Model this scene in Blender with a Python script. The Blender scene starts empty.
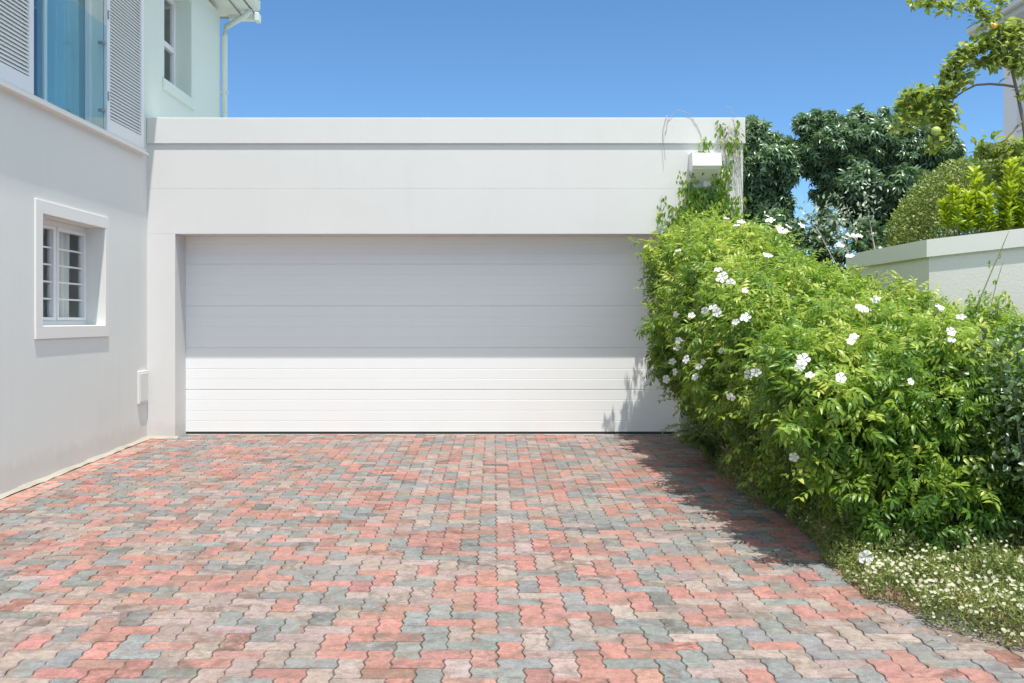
import bpy, math, random
import numpy as np
from math import radians as R, sin, cos, pi
from mathutils import Vector

random.seed(7)
rng = np.random.default_rng(7)
scene = bpy.context.scene
COL = scene.collection

# ------------------------------------------------------------------ helpers
CAM = Vector((0, 0, 1.303))
FPX = 1038.0

def at(px, py, Y):
    """world point seen at a pixel of the photograph at depth Y"""
    return Vector(((px - 494) * Y / FPX, Y, CAM.z + (321 - py) * Y / FPX))

def gz(y):
    return 0.0202 * (y - 11.5) if y < 11.9 else 0.008

def tag(o, label=None, cat=None, group=None, kind=None):
    if label: o['label'] = label
    if cat: o['category'] = cat
    if group: o['group'] = group
    if kind: o['kind'] = kind
    return o

def empty(name, loc, label, cat, group=None):
    o = bpy.data.objects.new(name, None)
    COL.objects.link(o)
    o.location = loc
    o.empty_display_size = 0.1
    return tag(o, label, cat, group)

def wpos(o):
    v = Vector((0, 0, 0))
    while o is not None:
        v = v + Vector(o.location)
        o = o.parent
    return v

def link(name, me, parent=None):
    o = bpy.data.objects.new(name, me)
    COL.objects.link(o)
    if parent is not None:
        o.parent = parent
        o.location = -wpos(parent)
    return o

def mb_tris(mb):
    V=np.array([tuple(map(float,p)) for p in mb.v]); F=[]
    for f in mb.f:
        for k in range(1,len(f)-1): F.append((f[0],f[k],f[k+1]))
    return V,np.array(F)

def stems_apart(tubes,name,mat,parent):
    for pts,r,n in tubes:
        q=MB(); q.tube(pts,r,n); q.build(name,mat,parent)

class MB:
    def __init__(self):
        self.v = []; self.f = []; self.m = []; self.s = []
        self.mi = 0
    def add(self, vs, fs, smooth=False):
        b = len(self.v)
        self.v += [tuple(p) for p in vs]
        for f in fs:
            self.f.append(tuple(b + i for i in f)); self.m.append(self.mi); self.s.append(smooth)
        return self
    def box(self, x0, x1, y0, y1, z0, z1, c=0.0):
        if c <= 0:
            vs = [(x0,y0,z0),(x1,y0,z0),(x1,y1,z0),(x0,y1,z0),(x0,y0,z1),(x1,y0,z1),(x1,y1,z1),(x0,y1,z1)]
            return self.add(vs, [(0,3,2,1),(4,5,6,7),(0,1,5,4),(1,2,6,5),(2,3,7,6),(3,0,4,7)])
        X=(x0,x1); Y=(y0,y1); Z=(z0,z1)
        vs=[]; idx={}
        for i in (0,1):
            for j in (0,1):
                for k in (0,1):
                    sx = c if i==0 else -c; sy = c if j==0 else -c; sz = c if k==0 else -c
                    for a,p in (('x',(X[i],Y[j]+sy,Z[k]+sz)),('y',(X[i]+sx,Y[j],Z[k]+sz)),('z',(X[i]+sx,Y[j]+sy,Z[k]))):
                        idx[(i,j,k,a)] = len(vs); vs.append(p)
        F=[]
        I=lambda i,j,k,a: idx[(i,j,k,a)]
        F.append((I(0,0,0,'x'),I(0,0,1,'x'),I(0,1,1,'x'),I(0,1,0,'x')))
        F.append((I(1,0,0,'x'),I(1,1,0,'x'),I(1,1,1,'x'),I(1,0,1,'x')))
        F.append((I(0,0,0,'y'),I(1,0,0,'y'),I(1,0,1,'y'),I(0,0,1,'y')))
        F.append((I(0,1,0,'y'),I(0,1,1,'y'),I(1,1,1,'y'),I(1,1,0,'y')))
        F.append((I(0,0,0,'z'),I(0,1,0,'z'),I(1,1,0,'z'),I(1,0,0,'z')))
        F.append((I(0,0,1,'z'),I(1,0,1,'z'),I(1,1,1,'z'),I(0,1,1,'z')))
        for a in (0,1):
            for b in (0,1):
                F.append((I(0,a,b,'y'),I(0,a,b,'z'),I(1,a,b,'z'),I(1,a,b,'y')))
                F.append((I(a,0,b,'x'),I(a,0,b,'z'),I(a,1,b,'z'),I(a,1,b,'x')))
                F.append((I(a,b,0,'x'),I(a,b,0,'y'),I(a,b,1,'y'),I(a,b,1,'x')))
                for k in (0,1):
                    F.append((I(a,b,k,'x'),I(a,b,k,'y'),I(a,b,k,'z')))
        return self.add(vs, F)
    def prism_x(self, prof, x0, x1):
        """closed profile of (y,z) extruded along x"""
        n=len(prof)
        vs=[(x0,y,z) for y,z in prof]+[(x1,y,z) for y,z in prof]
        fs=[(i,(i+1)%n,n+(i+1)%n,n+i) for i in range(n)]
        fs+=[tuple(range(n))[::-1], tuple(range(n,2*n))]
        return self.add(vs,fs)
    def prism_y(self, prof, y0, y1):
        n=len(prof)
        vs=[(x,y0,z) for x,z in prof]+[(x,y1,z) for x,z in prof]
        fs=[(i,(i+1)%n,n+(i+1)%n,n+i) for i in range(n)]
        fs+=[tuple(range(n))[::-1], tuple(range(n,2*n))]
        return self.add(vs,fs)
    def prism_z(self, prof, z0, z1):
        n=len(prof)
        vs=[(x,y,z0) for x,y in prof]+[(x,y,z1) for x,y in prof]
        fs=[(i,(i+1)%n,n+(i+1)%n,n+i) for i in range(n)]
        fs+=[tuple(range(n))[::-1], tuple(range(n,2*n))]
        return self.add(vs,fs)
    def tube(self, pts, r, n=6):
        pts=[Vector(p) for p in pts]
        if not isinstance(r,(list,tuple)): r=[r]*len(pts)
        vs=[]; fs=[]
        for i,p in enumerate(pts):
            d=(pts[min(i+1,len(pts)-1)]-pts[max(i-1,0)]).normalized()
            u=d.cross(Vector((0.31,0.17,0.93)));
            if u.length<1e-3: u=d.cross(Vector((1,0,0)))
            u.normalize(); w=d.cross(u)
            for k in range(n):
                a=2*pi*k/n
                vs.append(p+(u*cos(a)+w*sin(a))*r[i])
        for i in range(len(pts)-1):
            for k in range(n):
                fs.append((i*n+k,i*n+(k+1)%n,(i+1)*n+(k+1)%n,(i+1)*n+k))
        fs.append(tuple(range(n))[::-1]); fs.append(tuple(range((len(pts)-1)*n,len(pts)*n)))
        return self.add(vs,fs,True)
    def ball(self, c, r, n=12, sq=(1,1,1)):
        vs=[];fs=[]
        m=n//2
        for i in range(m+1):
            t=pi*i/m
            for k in range(n):
                a=2*pi*k/n
                vs.append((c[0]+r*sq[0]*sin(t)*cos(a),c[1]+r*sq[1]*sin(t)*sin(a),c[2]+r*sq[2]*cos(t)))
        for i in range(m):
            for k in range(n):
                fs.append((i*n+k,(i+1)*n+k,(i+1)*n+(k+1)%n,i*n+(k+1)%n))
        return self.add(vs,fs,True)
    def build(self, name, mats, parent=None):
        me=bpy.data.meshes.new(name)
        me.from_pydata([tuple(map(float,p)) for p in self.v],[],self.f)
        if not isinstance(mats,(list,tuple)): mats=[mats]
        for m in mats: me.materials.append(m)
        me.polygons.foreach_set('material_index', self.m)
        me.polygons.foreach_set('use_smooth', self.s)
        me.update()
        return link(name, me, parent)

def tri_mesh(name, V, F, mats, parent=None, tone=None, mi=None, smooth=False):
    """V (n,3), F (m,3) numpy"""
    me=bpy.data.meshes.new(name)
    V=np.asarray(V,dtype=np.float32); F=np.asarray(F,dtype=np.int32)
    me.vertices.add(len(V)); me.vertices.foreach_set('co',V.ravel())
    me.loops.add(F.size); me.loops.foreach_set('vertex_index',F.ravel())
    me.polygons.add(len(F))
    me.polygons.foreach_set('loop_start',np.arange(0,F.size,3,dtype=np.int32))
    me.polygons.foreach_set('loop_total',np.full(len(F),3,dtype=np.int32))
    if not isinstance(mats,(list,tuple)): mats=[mats]
    for m in mats: me.materials.append(m)
    if mi is not None: me.polygons.foreach_set('material_index',np.asarray(mi,dtype=np.int32))
    if smooth: me.polygons.foreach_set('use_smooth',np.ones(len(F),dtype=bool))
    if tone is not None:
        a=me.attributes.new('tone','FLOAT','POINT'); a.data.foreach_set('value',np.asarray(tone,dtype=np.float32))
    me.update(); me.validate()
    return link(name,me,parent)

def norm(a):
    return a/np.maximum(np.linalg.norm(a,axis=-1,keepdims=True),1e-9)

def stamp(TV,TF,P,D,N,S,tone=None,ttone=None):
    """place template (axis +Y, normal +Z) at P along D with normal ~N, scale S"""
    TV=np.asarray(TV,float); TF=np.asarray(TF,int)
    D=norm(D); X=norm(np.cross(D,N)); N2=np.cross(X,D)
    M=np.stack([X,D,N2],axis=2)                       # m,3,3 columns
    V=np.einsum('mij,nj->mni',M,TV)*np.asarray(S)[:,None,None]+P[:,None,:]
    n=len(TV); m=len(P)
    F=(TF[None,:,:]+(np.arange(m)*n)[:,None,None]).reshape(-1,3)
    if tone is None: tone=rng.random(m)
    T=np.repeat(np.asarray(tone)[:,None],n,axis=1)
    if ttone is not None: T=T+np.asarray(ttone)[None,:]
    return V.reshape(-1,3),F,T.ravel()

def merge(parts):
    Vs=[];Fs=[];Ts=[];b=0
    for V,F,T in parts:
        Vs.append(V);Fs.append(F+b);Ts.append(T);b+=len(V)
    return np.concatenate(Vs),np.concatenate(Fs),np.concatenate(Ts)

def leaflet(L,W,fold=.12,curl=.15,seg=2):
    """folded, pointed leaf; base at origin, along +Y"""
    if seg==1:
        V=[(0,0,0),(-W/2,L*.45,fold*W),(W/2,L*.45,fold*W),(0,L,-curl*L)]
        F=[(0,2,1),(1,2,3)]
        return np.array(V),np.array(F)
    V=[(0,0,0),(-W*.42,L*.28,fold*W),(W*.42,L*.28,fold*W),(0,L*.3,0),(-W*.40,L*.62,fold*W-curl*L*.3),(W*.40,L*.62,fold*W-curl*L*.3),(0,L*.62,-curl*L*.35),(0,L,-curl*L)]
    F=[(0,3,1),(0,2,3),(1,3,6),(1,6,4),(3,2,5),(3,5,6),(4,6,7),(6,5,7)]
    return np.array(V),np.array(F)

def comp(specs):
    """specs: list of (V,F,ang_z,pitch,(ox,oy,oz),tone)"""
    Vs=[];Fs=[];T=[];b=0
    for V,F,az,pt,o,t in specs:
        ca,sa=cos(az),sin(az); cp,sp=cos(pt),sin(pt)
        Rx=np.array([[1,0,0],[0,cp,-sp],[0,sp,cp]]); Rz=np.array([[ca,-sa,0],[sa,ca,0],[0,0,1]])
        v=V@(Rz@Rx).T+np.array(o)
        Vs.append(v);Fs.append(F+b);T+= [t]*len(v);b+=len(v)
    return np.concatenate(Vs),np.concatenate(Fs),np.array(T)

def pinnate(seg=2,n=3):
    s=[]
    for i in range(n):
        y=.18+.24*i
        for sd in (-1,1):
            V,F=leaflet(.48-.03*i,.18,curl=.3,seg=seg)
            s.append((V,F,sd*(-1.0+.12*i),-.25-.1*i,(0,y,-.12*y*y),random.uniform(-.08,.08)))
    V,F=leaflet(.54,.19,curl=.35,seg=seg)
    s.append((V,F,0,-.4,(0,.18+.24*n-.08,-.1),.03))
    return comp(s)

def rosette(n=7,L=1,W=.36,pitch=-.35,seg=2):
    s=[]
    for i in range(n):
        V,F=leaflet(L*random.uniform(.85,1.1),W,curl=.25,seg=seg)
        s.append((V,F,2*pi*i/n+random.uniform(-.15,.15),pitch+random.uniform(-.25,.25),(0,0,0),random.uniform(-.06,.06)))
    return comp(s)

_W=[]
for _i in range(5):
    _W.append((rng.normal(size=(14,3)),rng.random(14)*6.28))
def noise(P,scale=1.0,seed=0):
    K,ph=_W[seed%5]
    K=norm(K)*(np.linspace(.7,1.7,14)[:,None])*2*pi/scale
    return np.sin(P@K.T+ph[None,:]).sum(axis=1)/4.2

def smooth(x,a,b):
    t=np.clip((x-a)/(b-a),0,1); return t*t*(3-2*t)

# ------------------------------------------------------------------ materials
def nm(name):
    m=bpy.data.materials.new(name); m.use_nodes=True
    nt=m.node_tree; b=nt.nodes['Principled BSDF']
    return m,nt,b
def N(nt,t,**kw):
    n=nt.nodes.new(t)
    for k,v in kw.items(): setattr(n,k,v)
    return n
def ramp(nt,fac,stops,interp='LINEAR'):
    r=N(nt,'ShaderNodeValToRGB'); r.color_ramp.interpolation=interp
    e=r.color_ramp.elements
    while len(e)<len(stops): e.new(0.5)
    for el,(p,c) in zip(e,stops):
        el.position=p; el.color=(c[0],c[1],c[2],1) if hasattr(c,'__len__') else (c,c,c,1)
    nt.links.new(fac,r.inputs['Fac']); return r.outputs['Color']
def noisetex(nt,scale,detail=4,rough=.55,vec=None,dist=0):
    t=N(nt,'ShaderNodeTexNoise'); t.inputs['Scale'].default_value=scale; t.inputs['Detail'].default_value=detail
    t.inputs['Roughness'].default_value=rough; t.inputs['Distortion'].default_value=dist
    if vec is None:
        g=N(nt,'ShaderNodeNewGeometry'); vec=g.outputs['Position']
    nt.links.new(vec,t.inputs['Vector']); return t.outputs['Fac']
def mixc(nt,fac,a,b,mode='MIX'):
    m=N(nt,'ShaderNodeMix',data_type='RGBA',blend_type=mode)
    if isinstance(fac,(int,float)): m.inputs[0].default_value=fac
    else: nt.links.new(fac,m.inputs[0])
    for i,x in ((6,a),(7,b)):
        if isinstance(x,(tuple,list)): m.inputs[i].default_value=(*x,1) if len(x)==3 else x
        else: nt.links.new(x,m.inputs[i])
    return m.outputs[2]
def bump(nt,b,h,strength,dist=.01):
    n=N(nt,'ShaderNodeBump'); n.inputs['Strength'].default_value=strength; n.inputs['Distance'].default_value=dist
    nt.links.new(h,n.inputs['Height']); nt.links.new(n.outputs['Normal'],b.inputs['Normal'])

def paint(name,col,var=.05,rough=.75,bs=.25,stain=.08,streak=False):
    m,nt,b=nm(name)
    f1=noisetex(nt,1.3,5,.6)
    c=tuple(col)
    base=mixc(nt,f1,tuple(x*(1-var) for x in c),tuple(min(1,x*(1+var)) for x in c))
    if stain>0:
        g=N(nt,'ShaderNodeNewGeometry'); mp=N(nt,'ShaderNodeMapping'); mp.inputs['Scale'].default_value=(3,3,.5) if streak else (1,1,1)
        nt.links.new(g.outputs['Position'],mp.inputs['Vector'])
        f2=noisetex(nt,1.7,6,.65,mp.outputs['Vector'])
        fr=ramp(nt,f2,[(.5,0),(.75,1)])
        mm=N(nt,'ShaderNodeMath',operation='MULTIPLY'); nt.links.new(fr,mm.inputs[0]); mm.inputs[1].default_value=stain
        base=mixc(nt,mm.outputs[0],base,tuple(x*.72 for x in c))
    nt.links.new(base,b.inputs['Base Color']); b.inputs['Roughness'].default_value=rough
    bump(nt,b,noisetex(nt,60,4,.6),bs,.004)
    return m

def wallpaint(name,col):
    """painted plaster: soft trowel waves, splash dirt close to the ground"""
    m,nt,b=nm(name)
    g=N(nt,'ShaderNodeNewGeometry')
    f1=noisetex(nt,.9,5,.6)
    base=mixc(nt,f1,tuple(x*.955 for x in col),tuple(min(1,x*1.03) for x in col))
    mp=N(nt,'ShaderNodeMapping'); mp.inputs['Scale'].default_value=(2.5,2.5,.35)
    nt.links.new(g.outputs['Position'],mp.inputs['Vector'])
    fr=ramp(nt,noisetex(nt,1.6,6,.65,mp.outputs['Vector']),[(.52,0),(.8,1)])
    mm=N(nt,'ShaderNodeMath',operation='MULTIPLY'); nt.links.new(fr,mm.inputs[0]); mm.inputs[1].default_value=.16
    base=mixc(nt,mm.outputs[0],base,(col[0]*.74,col[1]*.72,col[2]*.68))
    sp=N(nt,'ShaderNodeSeparateXYZ'); nt.links.new(g.outputs['Position'],sp.inputs[0])
    nz=noisetex(nt,7,4,.6)
    ad=N(nt,'ShaderNodeMath',operation='MULTIPLY_ADD'); nt.links.new(nz,ad.inputs[0]); ad.inputs[1].default_value=-.22
    nt.links.new(sp.outputs['Z'],ad.inputs[2])
    dr=ramp(nt,ad.outputs[0],[(0,1),(.10,0)])
    md=N(nt,'ShaderNodeMath',operation='MULTIPLY'); nt.links.new(dr,md.inputs[0]); md.inputs[1].default_value=.22
    base=mixc(nt,md.outputs[0],base,(.42,.36,.30))
    nt.links.new(base,b.inputs['Base Color']); b.inputs['Roughness'].default_value=.82
    mx=N(nt,'ShaderNodeMath',operation='MULTIPLY_ADD'); nt.links.new(noisetex(nt,4,3,.5),mx.inputs[0]); mx.inputs[1].default_value=1.6
    nt.links.new(noisetex(nt,90,4,.6),mx.inputs[2])
    bump(nt,b,mx.outputs[0],.28,.004)
    return m

M={}
M['wall']=wallpaint('plaster_offwhite',(.67,.66,.645))
M['wall_left']=wallpaint('plaster_house',(.71,.715,.69))
M['wall_upper']=wallpaint('plaster_shade_tint',(.65,.73,.67))  # greenish cast of eave shade and bounced light mixed into the paint
M['trim']=paint('trim_white',(.76,.74,.715),.02,.6,.1,.03)
M['white']=paint('white_metal',(.78,.78,.79),.015,.35,.03,.02)
M['shutter']=paint('shutter_white',(.80,.81,.82),.015,.4,.03,.03)
M['door']=paint('door_white',(.84,.845,.84),.015,.42,.03,.04,True)
M['rubber']=paint('rubber',(.05,.05,.05),.02,.8,.1,0)
M['steel']=paint('steel',(.35,.35,.36),.05,.35,.05,0)
M['roofing']=paint('roofing',(.30,.31,.32),.1,.8,.3,.1)
M['darkroom']=paint('interior',(.30,.29,.27),.05,.9,.1,0)
M['bwall']=paint('boundary_plaster',(.74,.70,.68),.04,.85,.5,.18)
M['nwall']=paint('neighbour_plaster',(.62,.63,.66),.03,.85,.2,.05)
M['box']=paint('box_plastic',(.69,.69,.665),.02,.5,.05,.03)

def curtain_mat(name,col):
    m,nt,b=nm(name); b.inputs['Base Color'].default_value=(*col,1); b.inputs['Roughness'].default_value=.9
    out=nt.nodes['Material Output']; tr=N(nt,'ShaderNodeBsdfTranslucent'); tr.inputs['Color'].default_value=(*col,1)
    mx=N(nt,'ShaderNodeMixShader'); mx.inputs[0].default_value=.1
    nt.links.new(b.outputs[0],mx.inputs[1]); nt.links.new(tr.outputs[0],mx.inputs[2]); nt.links.new(mx.outputs[0],out.inputs['Surface'])
    return m
M['curtain']=curtain_mat('curtain_cloth',(.84,.84,.80))

def glass(name,tint,base=.06,rough=.01):
    m,nt,b=nm(name); nt.nodes.remove(b); out=nt.nodes['Material Output']
    tr=N(nt,'ShaderNodeBsdfTransparent'); tr.inputs['Color'].default_value=(*tint,1)
    gl=N(nt,'ShaderNodeBsdfGlossy'); gl.inputs['Roughness'].default_value=rough
    fr=N(nt,'ShaderNodeLayerWeight'); fr.inputs['Blend'].default_value=.5
    pw_=N(nt,'ShaderNodeMath',operation='POWER'); pw_.inputs[1].default_value=4.5; nt.links.new(fr.outputs['Facing'],pw_.inputs[0])
    mu=N(nt,'ShaderNodeMath',operation='MULTIPLY_ADD'); mu.inputs[1].default_value=.6; mu.inputs[2].default_value=base+.02
    nt.links.new(pw_.outputs[0],mu.inputs[0]); mu.use_clamp=True
    mx=N(nt,'ShaderNodeMixShader'); nt.links.new(mu.outputs[0],mx.inputs[0])
    nt.links.new(tr.outputs[0],mx.inputs[1]); nt.links.new(gl.outputs[0],mx.inputs[2]); nt.links.new(mx.outputs[0],out.inputs['Surface'])
    return m
M['glass']=glass('window_glass',(.94,.96,.96),.02)
M['glass_door']=glass('balcony_door_glass',(.80,.93,.97),.05)
M['glass_blue']=glass('balustrade_glass',(.90,.965,.97),.0)

def leafmat(name,stops,rough=.4,trans=.35,tcol=(.35,.55,.06),spec=.5,patch=0.0):
    m,nt,b=nm(name)
    a=N(nt,'ShaderNodeAttribute',attribute_name='tone')
    c=ramp(nt,a.outputs['Fac'],stops)
    n=noisetex(nt,30,2)
    c2=mixc(nt,n,c,mixc(nt,.35,c,(1,1,.6),'MULTIPLY'))
    nt.links.new(c2,b.inputs['Base Color'])
    b.inputs['Roughness'].default_value=rough; b.inputs['Specular IOR Level'].default_value=spec
    out=nt.nodes['Material Output']; tr=N(nt,'ShaderNodeBsdfTranslucent')
    tc=mixc(nt,.6,c2,tcol,'MIX'); nt.links.new(tc,tr.inputs['Color'])
    mx=N(nt,'ShaderNodeMixShader'); mx.inputs[0].default_value=trans
    nt.links.new(b.outputs[0],mx.inputs[1]); nt.links.new(tr.outputs[0],mx.inputs[2]); nt.links.new(mx.outputs[0],out.inputs['Surface'])
    return m
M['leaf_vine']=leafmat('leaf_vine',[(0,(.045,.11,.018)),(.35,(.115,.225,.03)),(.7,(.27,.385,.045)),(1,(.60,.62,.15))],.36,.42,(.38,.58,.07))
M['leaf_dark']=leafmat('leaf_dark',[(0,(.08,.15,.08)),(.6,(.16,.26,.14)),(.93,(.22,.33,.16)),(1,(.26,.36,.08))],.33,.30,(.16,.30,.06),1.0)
M['leaf_clip']=leafmat('leaf_clip',[(0,(.10,.15,.035)),(.5,(.21,.28,.06)),(1,(.40,.44,.14))],.45,.3,(.2,.3,.05),.6)
M['leaf_lime']=leafmat('leaf_lime',[(0,(.14,.26,.015)),(.5,(.32,.46,.02)),(1,(.56,.64,.05))],.45,.42,(.5,.6,.03))
M['leaf_fruit']=leafmat('leaf_fruit',[(0,(.10,.18,.035)),(.5,(.27,.37,.07)),(1,(.52,.55,.20))],.38,.48,(.42,.5,.08))
M['leaf_silver']=leafmat('leaf_silver',[(0,(.25,.33,.26)),(1,(.55,.62,.52))],.6,.2,(.4,.5,.3))
M['leaf_shrub']=leafmat('leaf_shrub',[(0,(.04,.08,.03)),(.7,(.09,.16,.05)),(.92,(.15,.22,.08)),(1,(.34,.20,.12))],.34,.15,(.15,.25,.05),.9)
M['leaf_cover']=leafmat('leaf_cover',[(0,(.12,.16,.045)),(.6,(.24,.29,.085)),(.9,(.36,.35,.13)),(1,(.38,.22,.11))],.6,.25,(.3,.35,.08))
M['leaf_fern']=leafmat('leaf_fern',[(0,(.12,.19,.05)),(1,(.26,.34,.12))],.6,.25,(.25,.35,.08))

def flat(name,col,rough=.6,trans=0,emit=0):
    m,nt,b=nm(name); n=noisetex(nt,40,3)
    c=mixc(nt,n,tuple(x*.88 for x in col),tuple(min(1,x*1.06) for x in col)); nt.links.new(c,b.inputs['Base Color']); b.inputs['Roughness'].default_value=rough
    if trans:
        out=nt.nodes['Material Output']; tr=N(nt,'ShaderNodeBsdfTranslucent'); nt.links.new(c,tr.inputs['Color'])
        mx=N(nt,'ShaderNodeMixShader'); mx.inputs[0].default_value=trans
        nt.links.new(b.outputs[0],mx.inputs[1]); nt.links.new(tr.outputs[0],mx.inputs[2]); nt.links.new(mx.outputs[0],out.inputs['Surface'])
    return m
M['petal']=flat('petal_white',(.86,.86,.84),.55,.3)
M['petal_pink']=flat('petal_throat',(.75,.66,.60),.6,.2)
M['petal_cream']=flat('petal_cream',(.68,.67,.56),.6,.3)
M['daisy_eye']=flat('daisy_eye',(.75,.62,.12),.7)
M['stem']=flat('stem_green',(.13,.14,.05),.7)
M['twig']=flat('twig_brown',(.20,.14,.09),.8)
M['twig_dry']=flat('twig_dry',(.42,.36,.28),.85)
M['bark']=flat('bark_grey',(.16,.13,.10),.9)
M['bark_pale']=flat('bark_pale',(.34,.30,.25),.9)
M['fruit_o']=flat('fruit_orange',(.75,.42,.05),.45)
M['fruit_g']=flat('fruit_green',(.38,.46,.10),.45)

# ------------------------------------------------------------------ ground
def ground_mat():
    m,nt,b=nm('ground_soil')
    c=mixc(nt,noisetex(nt,1.5,6),(.20,.17,.13),(.30,.26,.20)); nt.links.new(c,b.inputs['Base Color']); b.inputs['Roughness'].default_value=.95
    bump(nt,b,noisetex(nt,25,5),.5,.02); return m
g=MB()
xs=[-600,-60,-12,0,3,12,60,600]; ys=[-600,-60,-6,11.5,12.2,30,80,600]
def gzz(y):
    if y<-6: return 0.0202*(-17.5)-.05
    if y<11.6: return .0202*(y-11.5)-.05
    return -.045
vs=[(x,y,gzz(y)) for y in ys for x in xs]; n=len(xs)
g.add(vs,[(j*n+i,j*n+i+1,(j+1)*n+i+1,(j+1)*n+i) for j in range(len(ys)-1) for i in range(n-1)])
tag(g.build('ground',ground_mat()),kind='structure')

def soil_mat():
    m,nt,b=nm('bed_soil')
    c=mixc(nt,noisetex(nt,9,6,.7),(.045,.035,.025),(.13,.10,.075)); nt.links.new(c,b.inputs['Base Color']); b.inputs['Roughness'].default_value=1
    bump(nt,b,noisetex(nt,30,5,.7),.8,.03); return m
# edge of the planted bed along the drive
EY=np.array([0,3.6,4.1,4.5,4.8,5.1,5.7,6.4,7.3,8.1,8.9,10,11.0,11.9]); EX=np.array([4.6,3.5,2.75,2.33,2.13,1.99,1.94,2.0,2.01,1.92,1.93,2.03,2.12,2.2])
def edge(y): return np.interp(y,EY,EX)
b=MB(); pr=[]
yy=np.linspace(0,11.5,50)
vs=[];
for y in yy: vs+= [(float(edge(y))+.02,y,gz(y)-.012),(6.5,y,gz(y)+.0)]
b.add(vs,[(2*i,2*i+1,2*i+3,2*i+2) for i in range(len(yy)-1)])
tag(b.build('planting_bed',soil_mat()),kind='structure')

# ------------------------------------------------------------------ paving
U=.1125; AMP=.0062
def wav(t): # zigzag across one unit edge
    k=[0,.2,.34,.66,.8,1]; v=[-.1,1,.9,-.9,-1,.1]
    return np.interp(t,k,v)*AMP
TS=[0,.2,.34,.66,.8]
def brick_outline(cells_x,cells_y):
    """outline of a w x h block of lattice cells, in lattice-local metres"""
    pts=[]
    for i in range(cells_x):
        for t in TS: pts.append(((i+t)*U,wav(t)*.3))
    for j in range(cells_y):
        for t in TS: pts.append((cells_x*U+wav(t),(j+t)*U))
    for i in range(cells_x,0,-1):
        for t in TS:
            tt=1-t; pts.append(((i-1+tt)*U,cells_y*U+wav(tt)*.3))
    for j in range(cells_y,0,-1):
        for t in TS:
            tt=1-t; pts.append((wav(tt),(j-1+tt)*U))
    return np.array(pts)
PALETTE=[((.335,.158,.134),.25),((.30,.165,.135),.10),((.180,.187,.181),.32),((.275,.215,.193),.27),((.27,.215,.19),.05),((.22,.125,.10),.006),((.12,.13,.12),.006)]
pc=[p[0] for p in PALETTE]; pw=np.array([p[1] for p in PALETTE]); pw/=pw.sum()
PV=[];PF=[];PC=[]
def add_paver(poly,col,seed=None):
    c=poly.mean(axis=0); ext=poly.max(axis=0)-poly.min(axis=0)
    g1=(ext-.0056)/ext; g2=(ext-.0125)/ext
    rot=random.gauss(0,.004); ca,sa=cos(rot),sin(rot)
    off=np.array([random.gauss(0,.0006),random.gauss(0,.0006)])
    dz=random.gauss(0,.0009); tx=random.gauss(0,.006); ty=random.gauss(0,.006)
    def ring(s,z):
        q=(poly-c)*s; q=np.stack([q[:,0]*ca-q[:,1]*sa,q[:,0]*sa+q[:,1]*ca],1)
        zz=q[:,0]*tx+q[:,1]*ty+dz+z
        q=q+c+off
        return [(q[i,0],q[i,1],gz(q[i,1])+zz[i]) for i in range(len(q))]
    base=len(PV); n=len(poly)
    PV.extend(ring(g2,0)); PV.extend(ring(g1,-.0035)); PV.extend(ring(g1,-.03))
    PF.append(tuple(range(base,base+n)))
    for k in (0,1):
        for i in range(n):
            a=base+k*n+i; b_=base+k*n+(i+1)%n
            PF.append((a,a+n,b_+n,b_))
    j=1+random.gauss(0,.07)
    st=random.uniform(.45,1) if random.random()<.17 else random.uniform(0,.22)
    cc=(col[0]*j,col[1]*j*(1+random.gauss(0,.025)),col[2]*j*(1+random.gauss(0,.03)),st)
    PC.extend([cc]*(3*n))
oh=brick_outline(2,1); ov=brick_outline(1,2)
X0=-3.585; Y1=11.87; Y0=1.2
ni=int(8.4/U); nj=int((Y1-Y0)/U)
for j in range(nj+1):
    for i in range(-1,ni):
        m=(i-j)%4
        x=X0+i*U; y=Y1-(j+1)*U
        jj=nj-j
        m=(i-jj)%4
        if m==0: poly=oh+np.array([x,y]); cx=x+U; cy=y+U/2
        elif m==2: poly=ov+np.array([x,y-U]); cx=x+U/2; cy=y
        else: continue
        if cx<X0-.01 and True:
            poly=np.clip(poly,[X0+.001,-99],[99,99])
            if poly[:,0].max()-X0<.05: continue
        if cx>edge(cy)+.22: continue
        if poly[:,1].max()>Y1+.02:
            poly=np.clip(poly,[-99,-99],[99,Y1])
            if Y1-poly[:,1].min()<.04: continue
        col=pc[rng.choice(len(pc),p=pw)]
        add_paver(poly,col)
# soldier course along the house wall
y=Y0
while y<11.44:
    h=.1; s=np.array([(0,0),(.2,0),(.2,h),(0,h)])
    pl=[]
    for a in range(4):
        p,q=s[a],s[(a+1)%4]
        for t in (0,.33,.66): pl.append(p*(1-t)+q*t)
    pl=np.array(pl)+np.array([X0-.212,y])
    add_paver(pl,[(.40,.19,.15),(.38,.21,.17),(.36,.26,.22),(.30,.25,.22)][rng.choice(4,p=[.4,.3,.2,.1])]); y+=.1075

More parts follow.
